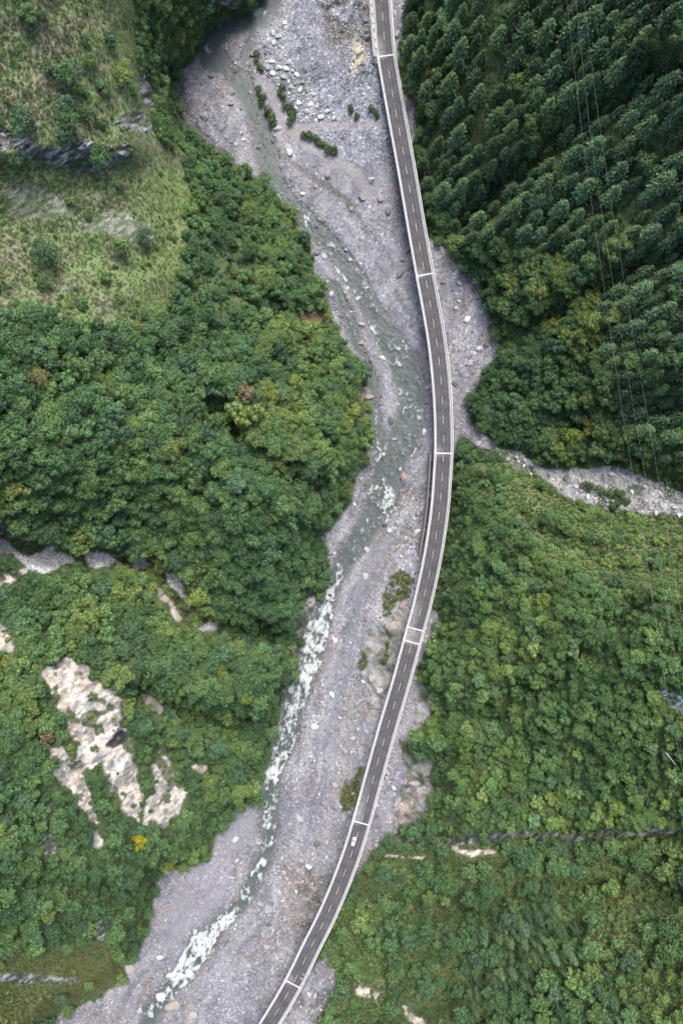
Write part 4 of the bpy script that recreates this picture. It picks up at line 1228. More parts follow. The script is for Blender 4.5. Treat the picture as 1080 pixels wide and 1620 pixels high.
def make_tree(name, crown_me, trunk_me, loc, rotz, scl, tint, label, group, cat="tree", crown_name="crown", trunk_name="trunk", tilt=(0, 0)):
    r_ = bpy.data.objects.new(name, None); COL.objects.link(r_)
    r_.location = loc; r_.rotation_euler = (tilt[0], tilt[1], rotz); r_.scale = scl
    r_["label"] = label; r_["category"] = cat
    if group: r_["group"] = group
    c_ = bpy.data.objects.new(crown_name, crown_me); COL.objects.link(c_); c_.parent = r_; c_["tint"] = [float(q) for q in tint]
    t_ = bpy.data.objects.new(trunk_name, trunk_me); COL.objects.link(t_); t_.parent = r_
    return r_
CQ = np.quantile(T_h[ind_c], [.33, .67]); BQ = np.quantile(T_r[ind_b], [.33, .67])
for k in ind_c:
    hh = T_h[k]; z_ = tree_zone(TU[k], TV[k])
    size = "tall" if hh > CQ[1] else ("short" if hh < CQ[0] else "mid-height")
    tw = "dark" if T_tint[k][1] < .075 else ("yellowish" if T_tint[k][0] / T_tint[k][1] > .66 else "deep green" if T_tint[k][1] < .105 else "lighter green")
    o = make_tree("conifer_tree", CF_CROWN[k % 4], CF_TRUNK, (X_[k], Y_[k], TH[k] - .2), RNG.uniform(0, 6.28), (hh * T_w[k], hh * T_w[k], hh), T_tint[k],
              "", None)
    note(o, "%s %s conifer" % (size, tw), z_, "conifers " + z_, TU[k], TV[k], hh * T_w[k], T_tint[k].sum())
for k in ind_b:
    r_ = T_r[k]; z_ = tree_zone(TU[k], TV[k])
    o = make_tree("broadleaf_tree", BL_CROWN[k % 8], BL_TRUNK, (X_[k], Y_[k], TH[k] - .3), RNG.uniform(0, 6.28), (r_, r_, r_ * RNG.uniform(.75, 1.15)), T_tint[k],
              "", None)
    note(o, "%s %s broadleaf tree" % (size_word(r_, BQ[0], BQ[1]), tone_word(T_tint[k])), z_, "broadleaf trees " + z_, TU[k], TV[k], r_, T_tint[k].sum())
for n_, (u, v, r_, tnt, lab) in enumerate(specials):
    # the outline was traced at the crown, so stand the trunk where the crown comes out right
    hg = float(samp(H, np.array([u]), np.array([v]))[0])
    k_ = (CAM_Z - hg - 1.5 * r_) / (CAM_Z - hg)
    u2, v2 = UC + (u - UC) * k_, VC + (v - VC) * k_
    hg = float(samp(H, np.array([u2]), np.array([v2]))[0])
    x, y = unproj(u2, v2, hg)
    make_tree("broadleaf_tree", BL_CROWN[n_ % 8], BL_TRUNK, (x, y, hg - .3), n_ * 1.3, (r_, r_, r_ * 1.15), tnt, lab, None)
def tree_scatter(name, sel, crowns, trunk, conif, label):
    ms = [join_mesh(name + "_shape", c, trunk) for c in crowns]
    coll = hidden_collection(name + "_source", ms)
    n = len(sel)
    rot = np.stack([RNG.normal(0, .05, n), RNG.normal(0, .05, n), RNG.uniform(0, 6.28, n)], 1)
    if conif: scl = np.stack([T_h[sel] * T_w[sel], T_h[sel] * T_w[sel], T_h[sel]], 1)
    else: scl = np.stack([T_r[sel], T_r[sel], T_r[sel] * RNG.uniform(.75, 1.15, n)], 1)
    scatter(name, np.stack([X_[sel], Y_[sel], TH[sel] - .3], 1), rot, scl, T_tint[sel], RNG.integers(0, len(ms), n), coll, label)
tree_scatter("conifer_forest", rest_c, CF_CROWN, CF_TRUNK, True, "dense dark conifer forest filling the steep slope beside the viaduct")
tree_scatter("broadleaf_forest", rest_b, BL_CROWN, BL_TRUNK, False, "closed mixed green broadleaf forest covering the valley sides")

# ---- shrubs
NS = 60000
su = RNG.uniform(LO_U, HI_U, NS); sv = RNG.uniform(LO_V, HI_V, NS)
sh_h = samp(H, su, sv); sdv = samp(d_val, su, sv); srk = samp(rock, su, sv); sgr = samp(grs, su, sv)
p_ = np.full(NS, .55)
p_[sdv < 1] = 0
p_[(srk > .4)] = .02
p_[samp(pale, su, sv) > .4] = .008
p_[samp(tan, su, sv) > .4] = .02
p_[(samp(tan, su, sv) > .4) & (fbm(su, sv, 22, 5, 175) > .26)] = .6
gn = fbm(su, sv, 34, 3, 131)
p_ = np.where((sgr > .5) & (srk <= .4), np.clip(.06 + .55 * gn, .01, .6), p_)
p_[inside(SHRUBBY, su, sv)] *= 1.5
p_[inside(LIGHT_RIGHT, su, sv)] *= 1.4
rhs = (su > 690) & (sv > 735) & (sv < 1330) & (p_ > 0)
p_[rhs] = .95
p_[inside(BLUE_PATCH, su, sv)] = .9
p_[inside(MEADOW, su, sv)] *= .15
p_[inside(CONIFER, su, sv)] *= .5
gin = samp(green_in, su, sv)
p_ = np.where(gin > .5, .4, p_)
sx, sy = unproj(su, sv, sh_h)
sd_ = deck_dist(sx, sy)
p_[(sd_ < 6.0)] = 0
s_r = np.clip(RNG.gamma(6, .2, NS), .5, 2.6)
s_r = np.where(rhs, np.clip(s_r * 1.25, .8, 2.6), s_r); s_r = np.where(sgr > .5, s_r * .7, s_r); s_r = np.where(gin > .5, s_r * .5, s_r)
s_r = np.where(samp(d_val, su, sv) < 8, np.minimum(s_r, 1.4), s_r)
ids = np.nonzero(RNG.random(NS) < p_)[0]
spx = s_r * 1.35 * FPX / (CAM_Z - sh_h)
kp = ids[darts(su[ids], sv[ids], spx[ids], 7.0)]
S_u, S_v, S_h, S_r = su[kp], sv[kp], sh_h[kp], s_r[kp]
S_t = leaf_tint(S_u, S_v, len(kp), RNG)
olive = inside(SHRUBBY, S_u, S_v) | (samp(grs, S_u, S_v) > .5)
S_t = np.where(olive[:, None], S_t * .6 + C(.075, .088, .028) * .55 * RNG.uniform(.8, 1.3, (len(kp), 1)), S_t)
bpz = inside(BLUE_PATCH, S_u, S_v)
S_t = np.where(bpz[:, None], C(.075, .15, .082) * RNG.uniform(.8, 1.2, (len(kp), 1)), S_t)
rhk = (S_u > 690) & (S_v > 735) & (S_v < 1330)
S_t = np.where(rhk[:, None], S_t * C(1.12, 1.1, .95), S_t)
ck = inside(CONIFER, S_u, S_v)
S_t = np.where(ck[:, None], S_t * .6, S_t)
gk = samp(green_in, S_u, S_v) > .5
S_t = np.where(gk[:, None], C(.125, .165, .07) * RNG.uniform(.75, 1.3, (len(kp), 1)), S_t)
# traced bushes on the open gravel: each is its own thing
n_b = 0
WHERE = ["at the foot of the boulder field by the river", "on the strip between river and dirt track", "between the dirt track and the boulder field", "below the side track near the boulder field",
         "just above the side track", "between the side track and the deck", "on the hump in the boulder gully", "among stones in the boulder gully"]
for li, ln in enumerate(BUSH_LINES):
    seg = []
    for a_, b_ in zip(ln[:-1], ln[1:]):
        L = math.hypot(b_[0] - a_[0], b_[1] - a_[1]); n = max(1, int(L / 6))
        for q in range(n): seg.append((a_[0] + (b_[0] - a_[0]) * q / n, a_[1] + (b_[1] - a_[1]) * q / n))
    seg.append(ln[-1])
    for q, (u, v) in enumerate(seg):
        u += RNG.normal(0, 2.5); v += RNG.normal(0, 2)
        hg = float(samp(H, np.array([u]), np.array([v]))[0]); x, y = unproj(u, v, hg)
        r_ = RNG.uniform(1.9, 3.0)
        z_ = WHERE[li]
        o = make_tree("bush", SH_CROWN[q % 4], SH_STEM, (x, y, hg - .1), RNG.uniform(0, 6.28), (r_, r_, r_), C(.085, .135, .055) * RNG.uniform(.8, 1.3),
                  "", None, "bush", "foliage", "stem"); n_b += 1
        note(o, "leafy bush", z_, "bushes " + z_, u, v, r_, o.children[0]["tint"][1] if o.children else 0)
vis = (S_u > 5) & (S_u < 1075) & (S_v > 5) & (S_v < 1615)
openness = (samp(grs, S_u, S_v) > .5) * 1.2 + (inside(SHRUBBY, S_u, S_v) | inside(LIGHT_RIGHT, S_u, S_v)) * 1.0 + (samp(green_in, S_u, S_v) > .5) * 1.5
so = np.argsort(-(S_r * FPX / (CAM_Z - S_h) * vis * openness))
ind_s, rest_s = so[:300 - n_b], so[300 - n_b:]
def shrub_zone(u, v):
    if u < 330 and v < 540: return "on the grassy slope below the dark cliff" if v > 265 else "on the grassy slope above the dark cliff"
    if u > 640 and v < 1325: return "on the pale green hillside below the boulder gully"
    if v > 1325 and u > 480: return "on the olive slope below the dark rock ledge" if u < 800 else "on the far olive slope below the rock ledge"
    if u < 340: return "near the meadow below the rock scar"
    return "on the grassy rock beside the deck"
SQ = np.quantile(S_r[ind_s], [.33, .67])
for k in ind_s:
    z_ = shrub_zone(S_u[k], S_v[k]); x, y = unproj(S_u[k], S_v[k], S_h[k]); r_ = S_r[k]
    o = make_tree("shrub", SH_CROWN[k % 4], SH_STEM, (x, y, S_h[k] - .1), RNG.uniform(0, 6.28), (r_, r_, r_ * RNG.uniform(.8, 1.2)), np.clip(S_t[k], .015, .3),
              "", None, "shrub", "foliage", "stem")
    note(o, "%s %s low shrub" % (size_word(r_, SQ[0], SQ[1]), tone_word(S_t[k])), z_, "shrubs " + z_, S_u[k], S_v[k], r_, S_t[k].sum())
ms = [join_mesh("undergrowth_shape", c, SH_STEM) for c in SH_CROWN]
coll = hidden_collection("undergrowth_source", ms)
n = len(rest_s)
x, y = unproj(S_u[rest_s], S_v[rest_s], S_h[rest_s])
scatter("undergrowth", np.stack([x, y, S_h[rest_s] - .1], 1), np.stack([RNG.normal(0, .1, n), RNG.normal(0, .1, n), RNG.uniform(0, 6.28, n)], 1),
        np.stack([S_r[rest_s]] * 2 + [S_r[rest_s] * RNG.uniform(.8, 1.3, n)], 1), np.clip(S_t[rest_s], .015, .3), RNG.integers(0, 4, n), coll, "low leafy undergrowth between the trees and over the slopes")

# ---- grass tufts
NG = 380000
gu = RNG.uniform(LO_U, HI_U, NG); gv_ = RNG.uniform(LO_V, HI_V, NG)
gh = samp(H, gu, gv_); gm = samp(gmask, gu, gv_); gdv = samp(d_val, gu, gv_); grk = samp(rock, gu, gv_); ggi = samp(green_in, gu, gv_)
gp = np.where((gdv > 1) & (grk < .5), .10 + gm * .6, 0)
gp = np.where(samp(grs, gu, gv_) > .5, gp * .55, gp)
gp = np.where((gdv > 1) & (grk >= .5), .03, gp)
gp = np.where(samp(np.maximum(tan, pale), gu, gv_) > .4, 0, gp)
gp = np.where(ggi > .5, .8, gp)
kx, ky = unproj(gu, gv_, gh)
gp[deck_dist(kx, ky) < 5.6] = 0
ids = np.nonzero(RNG.random(NG) < gp)[0]
n = len(ids)
gal = np.stack([samp(alb[..., k], gu[ids], gv_[ids]) for k in range(3)], 1)
gt = .72 * gal * RNG.uniform(.85, 1.2, (n, 1)) + .28 * C(.14, .165, .08)
gt = np.where((RNG.random(n) < .05)[:, None], C(.165, .15, .085), gt)
gt = np.where((samp(grs, gu[ids], gv_[ids]) > .5)[:, None], gt * 1.5, gt)
gt = np.clip(gt, .02, .26)
gs = RNG.uniform(.5, 1.15, n)
scatter("grass", np.stack([kx[ids], ky[ids], gh[ids] - .05], 1), np.stack([RNG.normal(0, .15, n), RNG.normal(0, .15, n), RNG.uniform(0, 6.28, n)], 1),
        np.stack([gs * 1.2, gs * 1.2, gs * .6], 1), gt, RNG.integers(0, 3, n), hidden_collection("grass_source", TUFTS), "rough olive grass tufts over the open slopes")

# ---- boulders and stones
NB = 330000
bu = RNG.uniform(-60, 1140, NB); bv = RNG.uniform(-60, 1680, NB)
bh = samp(H, bu, bv); bval = samp(valley, bu, bv); bw = samp(d_w, bu, bv); bsc = samp(sc, bu, bv); btr = samp(track, bu, bv); bgi = samp(green_in, bu, bv)
bb, bbv, _ = line_field(BOULDER_BAND, bu, bv, 40)
band = sstep(4, -6, bb) * bbv
brap = samp(rap, bu, bv)
streaks = sstep(.05, .45, fbm(bu + bv * .3, bv * .35, 26, 4, 141))
bp = bval * (.06 + .28 * streaks + .22 * bsc + .85 * band)
bp = np.where(samp(fine, bu, bv) > .5, bp * .25, bp)
bp = np.where(samp(wst, bu, bv) > .4, bp + .5, bp)
bp = np.where((bw < 8) & (bw > -2), bp + .2 * bval, bp)
bp = np.where(bw <= -2, .05 + .12 * (brap > .75), bp)
bp = np.where((bu > 735) & (bv > 640) & (bval > .5), .8, bp)
bp = np.where((bu > 430) & (bv > 1320) & (bval > .5) & (bw > 0), bp + .25, bp)
bp = np.where((bu > 660) & (bu < 800) & (bv > 370) & (bv < 660) & (bval > .5), bp + .08, bp)
bp = np.where((bv > 1240) & (bval > .5) & (bw > 0), bp + .10, bp)
bp = np.where(samp(pale, bu, bv) > .5, .35, bp)
bp = np.where((samp(tan, bu, bv) > .5), .0, bp)
bp *= (1 - btr) * (1 - .7 * bgi)
bx, by = unproj(bu, bv, bh)
bp[(deck_dist(bx, by) < 5.2) & (bh > 11)] = 0
br = .27 * (RNG.pareto(2.4, NB) + 1)
br = np.clip(br, .2, 2.2)
br = np.where((bsc > .4) & (band <= .3), np.clip(br, .2, .55), br)
br = np.where(band > .3, np.clip(br * 1.9, .4, 1.8), br)
br = np.where((bu > 735) & (bv > 640), np.clip(br * 1.25, .25, 1.5), br)
br = np.where((bw <= -2), np.clip(br * 1.8, .5, 2.2), br)
br = np.where(samp(pale, bu, bv) > .5, np.clip(br, .2, .6), br)
ids = np.nonzero(RNG.random(NB) < bp)[0]
order = ids[np.argsort(-br[ids])]
kp = order[darts(bu[order], bv[order], (br * 1.9 * FPX / (CAM_Z - bh))[order], 6.0)]
B_u, B_v, B_h, B_r = bu[kp], bv[kp], bh[kp], br[kp]
nb_ = len(kp)
sc_k = samp(sc, B_u, B_v)[:, None]
base = C(.29, .288, .30) * (1 - sc_k) + C(.40, .41, .435) * sc_k
B_t = base * RNG.uniform(.45, 1.6, (nb_, 1))
rd = (RNG.random(nb_) < .14)[:, None] & (sc_k < .5) & (B_u < 720)[:, None]
B_t = np.where(rd, C(.34, .265, .235) * RNG.uniform(.65, 1.15, (nb_, 1)), B_t)
wh = (RNG.random(nb_) < .14)[:, None]
B_t = np.where(wh, C(.60, .59, .575) * RNG.uniform(.85, 1.15, (nb_, 1)), B_t)
bb2, bbv2, _ = line_field(BOULDER_BAND, B_u, B_v, 40)
B_t = np.where((bb2 < 0)[:, None], C(.52, .53, .545) * RNG.uniform(.5, 1.5, (nb_, 1)), B_t)
wet = samp(d_w, B_u, B_v) < -1
B_t = np.where(wet[:, None], B_t * .55, B_t)
B_t = np.clip(B_t * .70, .04, .46)
BX, BY = unproj(B_u, B_v, B_h)
BIG = [(530, 1013, 2.3, 2.0, (.56, .55, .55), "large white block beside the foaming rapids"), (501, 1022, 2.4, 3.4, (.46, .37, .33), "long pinkish boulder standing in the rapids"), (518, 1010, 1.7, 1.7, (.26, .17, .16), "dark reddish boulder touching the large white block"),
    (624, 992, 4.4, 3.4, (.36, .30, .27), "big pink-brown boulder beside the deck above the paired joints"), (772, 542, 3.4, 2.8, (.21, .17, .155), "large brown boulder at the edge of the gravel fan"), (480, 1073, 2.2, 1.8, (.40, .32, .29), "pink boulder split by white water in the rapids"),
    (609, 708, 2.2, 2.6, (.33, .22, .18), "rusty brown boulder at the tip of the mid-river bar"), (206, 1530, 4.3, 5.0, (.40, .36, .36), "big oval grey boulder at the foot of the meadow bank"), (255, 1574, 4.4, 3.6, (.60, .56, .54), "huge pale block below the foaming pool"),
    (273, 1592, 4.6, 4.2, (.33, .31, .26), "huge grey-brown boulder next to the pale block"), (305, 1606, 3.0, 2.6, (.38, .36, .32), "rounded grey boulder below the huge brown one"), (500, 1046, 2.2, 1.8, (.36, .36, .34), "grey slab resting on the rapids' gravel side"), (574, 1066, 2.0, 2.6, (.30, .30, .29), "grey boulder by the mossy rock knob"),
    (598, 1092, 3.4, 2.6, (.40, .39, .37), "smooth pale boulder against the knob beside the deck"), (588, 1074, 2.6, 2.2, (.36, .36, .35), "medium grey boulder in front of the rock knob"), (465, 1110, 2.0, 2.4, (.16, .16, .16), "dark wet boulder breaking the rapids"), (497, 996, 1.5, 1.6, (.18, .19, .18), "small dark boulder ringed by foam"),
    (446, 262, 2.0, 1.4, (.24, .24, .235), "dark grey boulder beside the dirt track"), (497, 262, 2.0, 1.3, (.20, .20, .20), "dark boulder among stones below the dirt track"), (966, 750, 2.3, 1.5, (.44, .44, .44), "pale slab in the boulder gully beneath the wires"), (1044, 798, 2.0, 2.0, (.40, .40, .42), "large grey boulder in the upper gully"),
    (741, 622, 1.6, 1.4, (.50, .50, .50), "pale boulder at the narrow neck of the gravel fan"), (634, 880, 1.3, 1.3, (.46, .46, .46), "pale boulder on the brown bar left of the retaining wall"), (655, 1240, 3.0, 2.4, (.32, .29, .28), "mauve-grey boulder on the rocky knob across the deck from the grass"), (430, 1330, 2.0, 2.4, (.19, .19, .19), "dark boulder splitting the lower rapids")]
for (u, v, ra, rb, tnt, lab) in BIG:
    hg = float(samp(H, np.array([u]), np.array([v]))[0]); x, y = unproj(u, v, hg)
    o = bpy.data.objects.new("boulder", ROCK_HI[BIG.index((u, v, ra, rb, tnt, lab)) % 7]); COL.objects.link(o)
    o.location = (x, y, hg + .1); o.scale = (ra, rb, min(ra, rb) * .9); o.rotation_euler = (.1, .05, RNG.uniform(-.4, .4)); o["tint"] = [min(.44, q * .78) for q in tnt]
    o["label"] = lab.replace("left of", "beside"); o["category"] = "boulder"
visb = (B_u > 2) & (B_u < 1078) & (B_v > 2) & (B_v < 1618) & (samp(d_w, B_u, B_v) > -6)
so = np.argsort(-(B_r * FPX / (CAM_Z - B_h) * visb))
ind_r, rest_r = so[:300 - len(BIG)], so[300 - len(BIG):]
RQ = np.quantile(B_r[ind_r], [.33, .67])
def stone_zone(u, v):
    if u > 735 and 640 < v < 840: return "in the boulder gully"
    if 400 < u < 625 and v < 205: return "in the grey landslide boulder field"
    if u > 655 and v < 680: return "on the gravel fan beside the deck"
    if v < 320: return "on the upper gravel bars"
    if v < 700: return "on the gravel along the river bend"
    if v < 960: return "on the gravel bank above the rapids"
    if v < 1300: return "beside the white rapids"
    if u > 440: return "on the brownish gravel under the deck's lower end"
    return "on the gravel flat by the lower river"
for k in ind_r:
    z_ = stone_zone(B_u[k], B_v[k])
    if B_u[k] < 380 and 800 < B_v[k] < 1010: z_ = "in the dry gravel gully"
    o = bpy.data.objects.new("boulder", ROCK_HI[k % 7]); COL.objects.link(o)
    r_ = B_r[k]; o.location = (BX[k], BY[k], B_h[k] + .1 * r_); o.scale = (r_, r_ * RNG.uniform(.75, 1.3), r_); o.rotation_euler = (RNG.normal(0, .2), RNG.normal(0, .2), RNG.uniform(0, 6.28))
    c = B_t[k]; o["tint"] = [float(q) for q in c]
    wd_ = "reddish" if c[0] / c[2] > 1.4 else ("white" if c[1] > .52 else ("dark grey" if c[1] < .25 else ("pale grey" if c[1] > .38 else "grey")))
    sz_ = size_word(r_, RQ[0], RQ[1])
    o["category"] = "boulder"
    note(o, "%s %s angular boulder" % (sz_, wd_), z_, "boulders " + z_, B_u[k], B_v[k], r_, c.sum())
n = len(rest_r)
scatter("rubble", np.stack([BX[rest_r], BY[rest_r], B_h[rest_r] + .05], 1), np.stack([RNG.normal(0, .3, n), RNG.normal(0, .3, n), RNG.uniform(0, 6.28, n)], 1),
        np.stack([B_r[rest_r], B_r[rest_r] * RNG.uniform(.7, 1.3, n), B_r[rest_r]], 1), B_t[rest_r], RNG.integers(0, 5, n), hidden_collection("rubble_source", ROCK_LO), "loose grey, white and reddish stones strewn over the riverbed")
print("COUNTS trees", len(TU), "con", len(ci_), "bl", len(bi_), "shrubs", len(S_u), "grass", len(ids), "stones", nb_)

finish_labels()
lab_ = [r_[0]["label"] for r_ in RECS]
print("LABELS", len(lab_), len(set(lab_)), max(len(q.replace('-', ' ').split()) for q in lab_))

# ------------------------------------------------------------------ power lines
M_WIRE = mat_plain("cable_metal", (.22, .25, .22), .45, .6, .1)
def wire(pts, zs, label):
    P = [(*unproj(u, v, z), z) for (u, v), z in zip(pts, zs)]
    Q = smooth_path(P, 6.0)
    vs_, fs = [], []
    r_ = .021
    for p in Q:
        for k in range(5):
            a_ = 6.283 * k / 5; vs_.append((p[0] + r_ * math.cos(a_), p[1], p[2] + r_ * math.sin(a_)))
    for i in range(len(Q) - 1):
        for k in range(5): fs.append((i * 5 + k, i * 5 + (k + 1) % 5, (i + 1) * 5 + (k + 1) % 5, (i + 1) * 5 + k))
    me = bpy.data.meshes.new("power_cable"); me.from_pydata(vs_, [], fs); me.update(); me.materials.append(M_WIRE)
    o = new_obj("power_cable", me); o["label"] = label; o["category"] = "power cable"; o["group"] = "power cables over the wooded slope"
zs = [150, 141, 135, 129, 122, 119, 118, 121, 126, 136, 152]
wire([(872, -220), (886, -90), (896, 0), (918, 200), (947, 405), (965, 525), (982, 645), (1015, 837), (1029, 926), (1056, 1115), (1125, 1420)], zs, "thin power cable over the wooded slope, closest of three to the viaduct")
wire([(885, -220), (900, -90), (911, 0), (931, 200), (962, 405), (981, 525), (1001, 645), (1034, 837), (1048, 926), (1079, 1115), (1130, 1420)], zs, "middle one of the three thin power cables over the slope")
wire([(896, -220), (912, -90), (924, 0), (947, 200), (980, 405), (1000, 525), (1021, 645), (1055, 837), (1069, 926), (1102, 1115), (1158, 1420)], zs, "thin power cable over the slope, farthest of three from the viaduct")

# fallen bare trunk
def bar_obj(name, p, q, r, mat, parent=None):
    d = Vector(q) - Vector(p); vs_, fs = [], []
    z = d.normalized(); x = z.orthogonal().normalized(); y = z.cross(x)
    for c, rr_ in ((Vector(p), r), ((Vector(p) + Vector(q)) / 2, r * .85), (Vector(q), r * .5)):
        for k in range(8):
            a_ = 6.283 * k / 8; vs_.append(tuple(c + x * rr_ * math.cos(a_) + y * rr_ * math.sin(a_)))
    for i in range(2):
        for k in range(8): fs.append((i * 8 + k, i * 8 + (k + 1) % 8, (i + 1) * 8 + (k + 1) % 8, (i + 1) * 8 + k))
    fs.append(tuple(range(8))[::-1]); fs.append(tuple(range(16, 24)))
    me = bpy.data.meshes.new(name); me.from_pydata(vs_, [], fs); me.update(); me.materials.append(mat)
    return new_obj(name, me, parent)
M_POLE = mat_plain("bleached_wood", (.55, .52, .48), .8, 0, .15, 2)
def ground_pt(u, v, dz):
    hg = float(samp(H, np.array([u]), np.array([v]))[0]) + dz
    return (*unproj(u, v, hg), hg)
o = bar_obj("bare_trunk", ground_pt(1053, 1191, 5.0), ground_pt(1068, 1210, 6.0), .14, M_POLE)
o["label"] = "bleached bare trunk leaning in the brush of the hillside"; o["category"] = "tree trunk"

# ------------------------------------------------------------------ car
def mk(name, vs_, fs, mat, parent=None, smooth=False):
    me = bpy.data.meshes.new(name); me.from_pydata(vs_, [], fs); me.update()
    if smooth: me.polygons.foreach_set("use_smooth", [True] * len(me.polygons))
    me.materials.append(mat); return new_obj(name, me, parent)
def loft(name, sections, mat, parent, smooth=False):
    k = len(sections[0]); vs_ = [p for s_ in sections for p in s_]; fs = []
    for i in range(len(sections) - 1):
        for j in range(k): fs.append((i * k + j, i * k + (j + 1) % k, (i + 1) * k + (j + 1) % k, (i + 1) * k + j))
    fs.append(tuple(range(k))[::-1]); fs.append(tuple(range((len(sections) - 1) * k, len(sections) * k)))
    return mk(name, vs_, fs, mat, parent, smooth)
M_CARP = mat_plain("white_car_paint", (.80, .80, .80), .3, 0, .03, 1, spec=.5)
M_GLASS = mat_plain("dark_glass", (.03, .035, .04), .12, 0, .05, 1, spec=.6)
M_TYRE = mat_plain("tyre_rubber", (.025, .025, .026), .85, 0, .1, 3)
M_RIM = mat_plain("wheel_rim", (.5, .5, .52), .35, .8, .05, 3)
M_LAMP = mat_plain("lamp_lens", (.75, .74, .70), .15, 0, .05, 3)
M_TAIL = mat_plain("tail_lens", (.42, .03, .03), .2, 0, .05, 3)
def wheel(parent, x, y, r=.33, w_=.22, mat=None):
    n = 16; vs_, fs = [], []
    for yy, rr_ in ((-w_ / 2, r * .93), (-w_ / 2 + .03, r), (w_ / 2 - .03, r), (w_ / 2, r * .93)):
        for k in range(n): a_ = 6.283 * k / n; vs_.append((x + rr_ * math.cos(a_), y + yy, r + rr_ * math.sin(a_)))
    for i in range(3):
        for k in range(n): fs.append((i * n + k, i * n + (k + 1) % n, (i + 1) * n + (k + 1) % n, (i + 1) * n + k))
    fs.append(tuple(range(n))); fs.append(tuple(range(3 * n, 4 * n))[::-1])
    o = mk("wheel", vs_, fs, M_TYRE, parent)
    for sd in (-1, 1):
        vs_ = [(x + r * .6 * math.cos(6.283 * k / n), y + sd * (w_ / 2 + .006), r + r * .6 * math.sin(6.283 * k / n)) for k in range(n)]
        mk("rim", vs_, [tuple(range(n))], M_RIM, o)
def oct_sec(x, hw, z0, z1, b_):
    return [(x, -hw + b_, z0), (x, hw - b_, z0), (x, hw, z0 + b_), (x, hw, z1 - b_), (x, hw - b_ * 1.3, z1), (x, -hw + b_ * 1.3, z1), (x, -hw, z1 - b_), (x, -hw, z0 + b_)]
def place_on_road(o, u, v, flip=False):
    x, y = unproj(u, v, DECK_Z); d = np.hypot(PATH[:, 0] - x, PATH[:, 1] - y); i = int(d.argmin())
    o.location = (x, y, DECK_Z + .01); o.rotation_euler = (0, 0, math.atan2(TAN[i, 1], TAN[i, 0]) + (math.pi if flip else 0))
car = bpy.data.objects.new("car", None); COL.objects.link(car)
loft("body", [oct_sec(-2.2, .72, .38, .78, .08), oct_sec(-2.1, .84, .28, .92, .1), oct_sec(-1.2, .9, .22, .96, .1), oct_sec(.7, .9, .22, .95, .1), oct_sec(1.7, .86, .24, .84, .12), oct_sec(2.15, .74, .32, .72, .12), oct_sec(2.25, .6, .38, .64, .1)], M_CARP, car)
def cab(x, hw, z): return [(x, -hw, z), (x, hw, z)]
cb_ = [(-1.95, -.78, .93), (-1.95, .78, .93), (.95, .78, .93), (.95, -.78, .93), (-1.55, -.62, 1.46), (-1.55, .62, 1.46), (.15, .62, 1.48), (.15, -.62, 1.48)]
g_ = mk("cabin_glass", cb_, [(0, 1, 5, 4), (1, 2, 6, 5), (2, 3, 7, 6), (3, 0, 4, 7), (4, 5, 6, 7)], M_GLASS, car)
loft("roof_panel", [[(-1.58, -.6, 1.465), (-1.58, .6, 1.465), (-1.55, .55, 1.53), (-1.55, -.55, 1.53)], [(-.7, -.66, 1.47), (-.7, .66, 1.47), (-.7, .58, 1.57), (-.7, -.58, 1.57)], [(.18, -.62, 1.465), (.18, .62, 1.465), (.12, .56, 1.53), (.12, -.56, 1.53)]], M_CARP, car)
for sd in (-1, 1):
    for (xa, xb) in ((.95, .14), (-.6, -.62), (-1.95, -1.57)):
        q = .785; r_ = .625
        mk("pillar", [(xa - .05, sd * (q + .006), .93), (xa + .05, sd * (q + .006), .93), (xb + .05, sd * (r_ + .006), 1.47), (xb - .05, sd * (r_ + .006), 1.47)], [(0, 1, 2, 3)], M_CARP, car)
    mk("headlight", [(2.16, sd * .5, .6), (2.16, sd * .76, .56), (2.02, sd * .82, .74), (2.1, sd * .5, .74)], [(0, 1, 2, 3)], M_LAMP, car)
    mk("tail_light", [(-2.215, sd * .45, .6), (-2.205, sd * .72, .6), (-2.16, sd * .76, .8), (-2.19, sd * .45, .8)], [(0, 1, 2, 3)], M_TAIL, car)
    loft("wing_mirror", [[(.72, sd * .9, .98), (.86, sd * .9, .98), (.86, sd * .9, 1.1), (.72, sd * .9, 1.1)], [(.74, sd * 1.06, 1.0), (.84, sd * 1.06, 1.0), (.84, sd * 1.06, 1.1), (.74, sd * 1.06, 1.1)]], M_CARP, car)
    for xx in (-1.35, 1.35): wheel(car, xx, sd * .8)
car["label"] = "small white car driving on the deck just below the sixth joint"; car["category"] = "car"
place_on_road(car, 559.2, 1330.5, True)

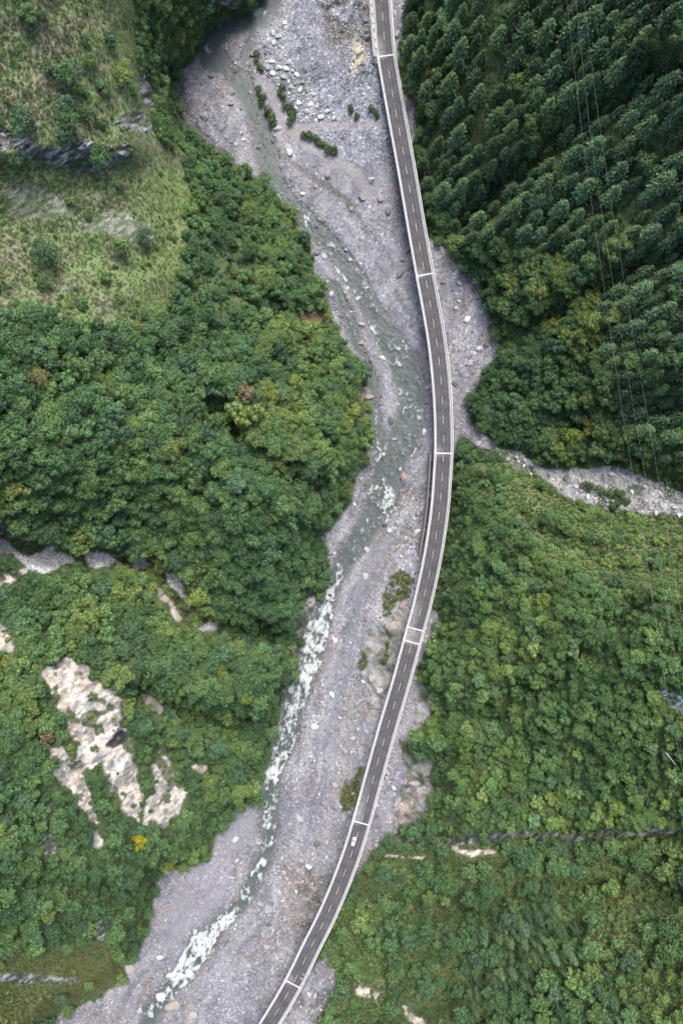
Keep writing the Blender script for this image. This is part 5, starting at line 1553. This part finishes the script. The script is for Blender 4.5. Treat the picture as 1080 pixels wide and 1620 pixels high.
# ------------------------------------------------------------------ motorcycles with riders
M_MOTO = mat_plain("dark_motorcycle_paint", (.05, .05, .07), .35, .2, .1, 3)
M_SEAT = mat_plain("black_seat", (.02, .02, .02), .7, 0, .1, 3)
M_HELM = mat_plain("pale_helmet", (.62, .62, .66), .3, 0, .05, 3)
M_JACK = [mat_plain("grey_blue_jacket", (.30, .32, .42), .85, 0, .15, 4), mat_plain("pale_grey_jacket", (.50, .50, .55), .85, 0, .15, 4)]
M_SKIN = mat_plain("skin", (.42, .28, .21), .6, 0, .05, 4)
def motorcycle(u, v, k, label, plabel):
    m = bpy.data.objects.new("motorcycle", None); COL.objects.link(m)
    wheel(m, -.65, 0, .3, .12); wheel(m, .65, 0, .3, .11)
    loft("body", [oct_sec(-.75, .1, .62, .75, .03), oct_sec(-.3, .16, .4, .76, .05), oct_sec(.1, .17, .35, .9, .05), oct_sec(.4, .13, .5, .92, .04), oct_sec(.55, .07, .6, .9, .02)], M_MOTO, m)
    loft("seat", [oct_sec(-.72, .11, .76, .83, .02), oct_sec(-.1, .15, .76, .84, .03), oct_sec(.05, .1, .77, .86, .03)], M_SEAT, m)
    bar_obj("fork", (.65, .0, .3), (.42, 0, 1.02), .05, M_RIM, m)
    bar_obj("handlebar", (.38, -.36, 1.02), (.38, .36, 1.02), .025, M_RIM, m)
    mk("headlight", [(.62 + .02 * math.cos(a_ * 0), .09 * math.cos(a_), .86 + .09 * math.sin(a_)) for a_ in np.linspace(0, 6.28, 10, endpoint=False)], [tuple(range(10))], M_LAMP, m)
    m["label"] = label; m["category"] = "motorcycle"; m["group"] = "motorcycles on the deck"
    place_on_road(m, u, v)
    # rider: one skinned body
    J = [(-.2, 0, .93), (-.12, 0, 1.18), (-.02, 0, 1.40), (.02, 0, 1.52), (.06, 0, 1.66)]
    vsx = list(J); R_ = [.15, .15, .16, .07, .09]; ed = [(0, 1), (1, 2), (2, 3), (3, 4)]
    for sd in (-1, 1):
        b0 = len(vsx)
        vsx += [(-.02, sd * .19, 1.40), (.12, sd * .30, 1.18), (.36, sd * .29, 1.06), (.42, sd * .29, 1.04)]; R_ += [.07, .055, .042, .04]
        ed += [(2, b0), (b0, b0 + 1), (b0 + 1, b0 + 2), (b0 + 2, b0 + 3)]
        b1 = len(vsx)
        vsx += [(-.16, sd * .12, .9), (.24, sd * .24, .82), (.08, sd * .22, .42), (.2, sd * .22, .37)]; R_ += [.11, .085, .055, .05]
        ed += [(0, b1), (b1, b1 + 1), (b1 + 1, b1 + 2), (b1 + 2, b1 + 3)]
    me = bpy.data.meshes.new("person"); me.from_pydata(vsx, ed, []); me.materials.append(M_JACK[k])
    pr = new_obj("person", me)
    sk = pr.modifiers.new("skin", 'SKIN'); 
    bpy.context.view_layer.objects.active = pr
    for i, r_ in enumerate(R_): me.skin_vertices[0].data[i].radius = (r_, r_)
    me.skin_vertices[0].data[0].use_root = True
    ss = pr.modifiers.new("subd", 'SUBSURF'); ss.levels = 1; ss.render_levels = 1
    pr.location = m.location; pr.rotation_euler = m.rotation_euler
    bm = bmesh.new(); bmesh.ops.create_uvsphere(bm, u_segments=14, v_segments=9, radius=.15)
    for vv in bm.verts:
        vv.co.x *= 1.12; vv.co += Vector((.06, 0, 1.68))
    me = bpy.data.meshes.new("helmet"); bm.to_mesh(me); bm.free(); me.materials.append(M_HELM); hm = new_obj("helmet", me, pr)
    mk("visor", [(.225, -.08, 1.64), (.225, .08, 1.64), (.215, .08, 1.72), (.215, -.08, 1.72)], [(0, 1, 2, 3)], M_GLASS, hm)
    pr["label"] = plabel; pr["category"] = "person"; pr["group"] = "riders on the motorcycles"
motorcycle(480.6, 1539.2, 0, "motorcycle leading, close to the parapet above the last joint", "person in grey-blue jacket and pale helmet riding the front motorcycle")
motorcycle(477.0, 1545.6, 1, "second motorcycle close behind, just above the last joint", "person in pale grey jacket and helmet riding the second motorcycle")
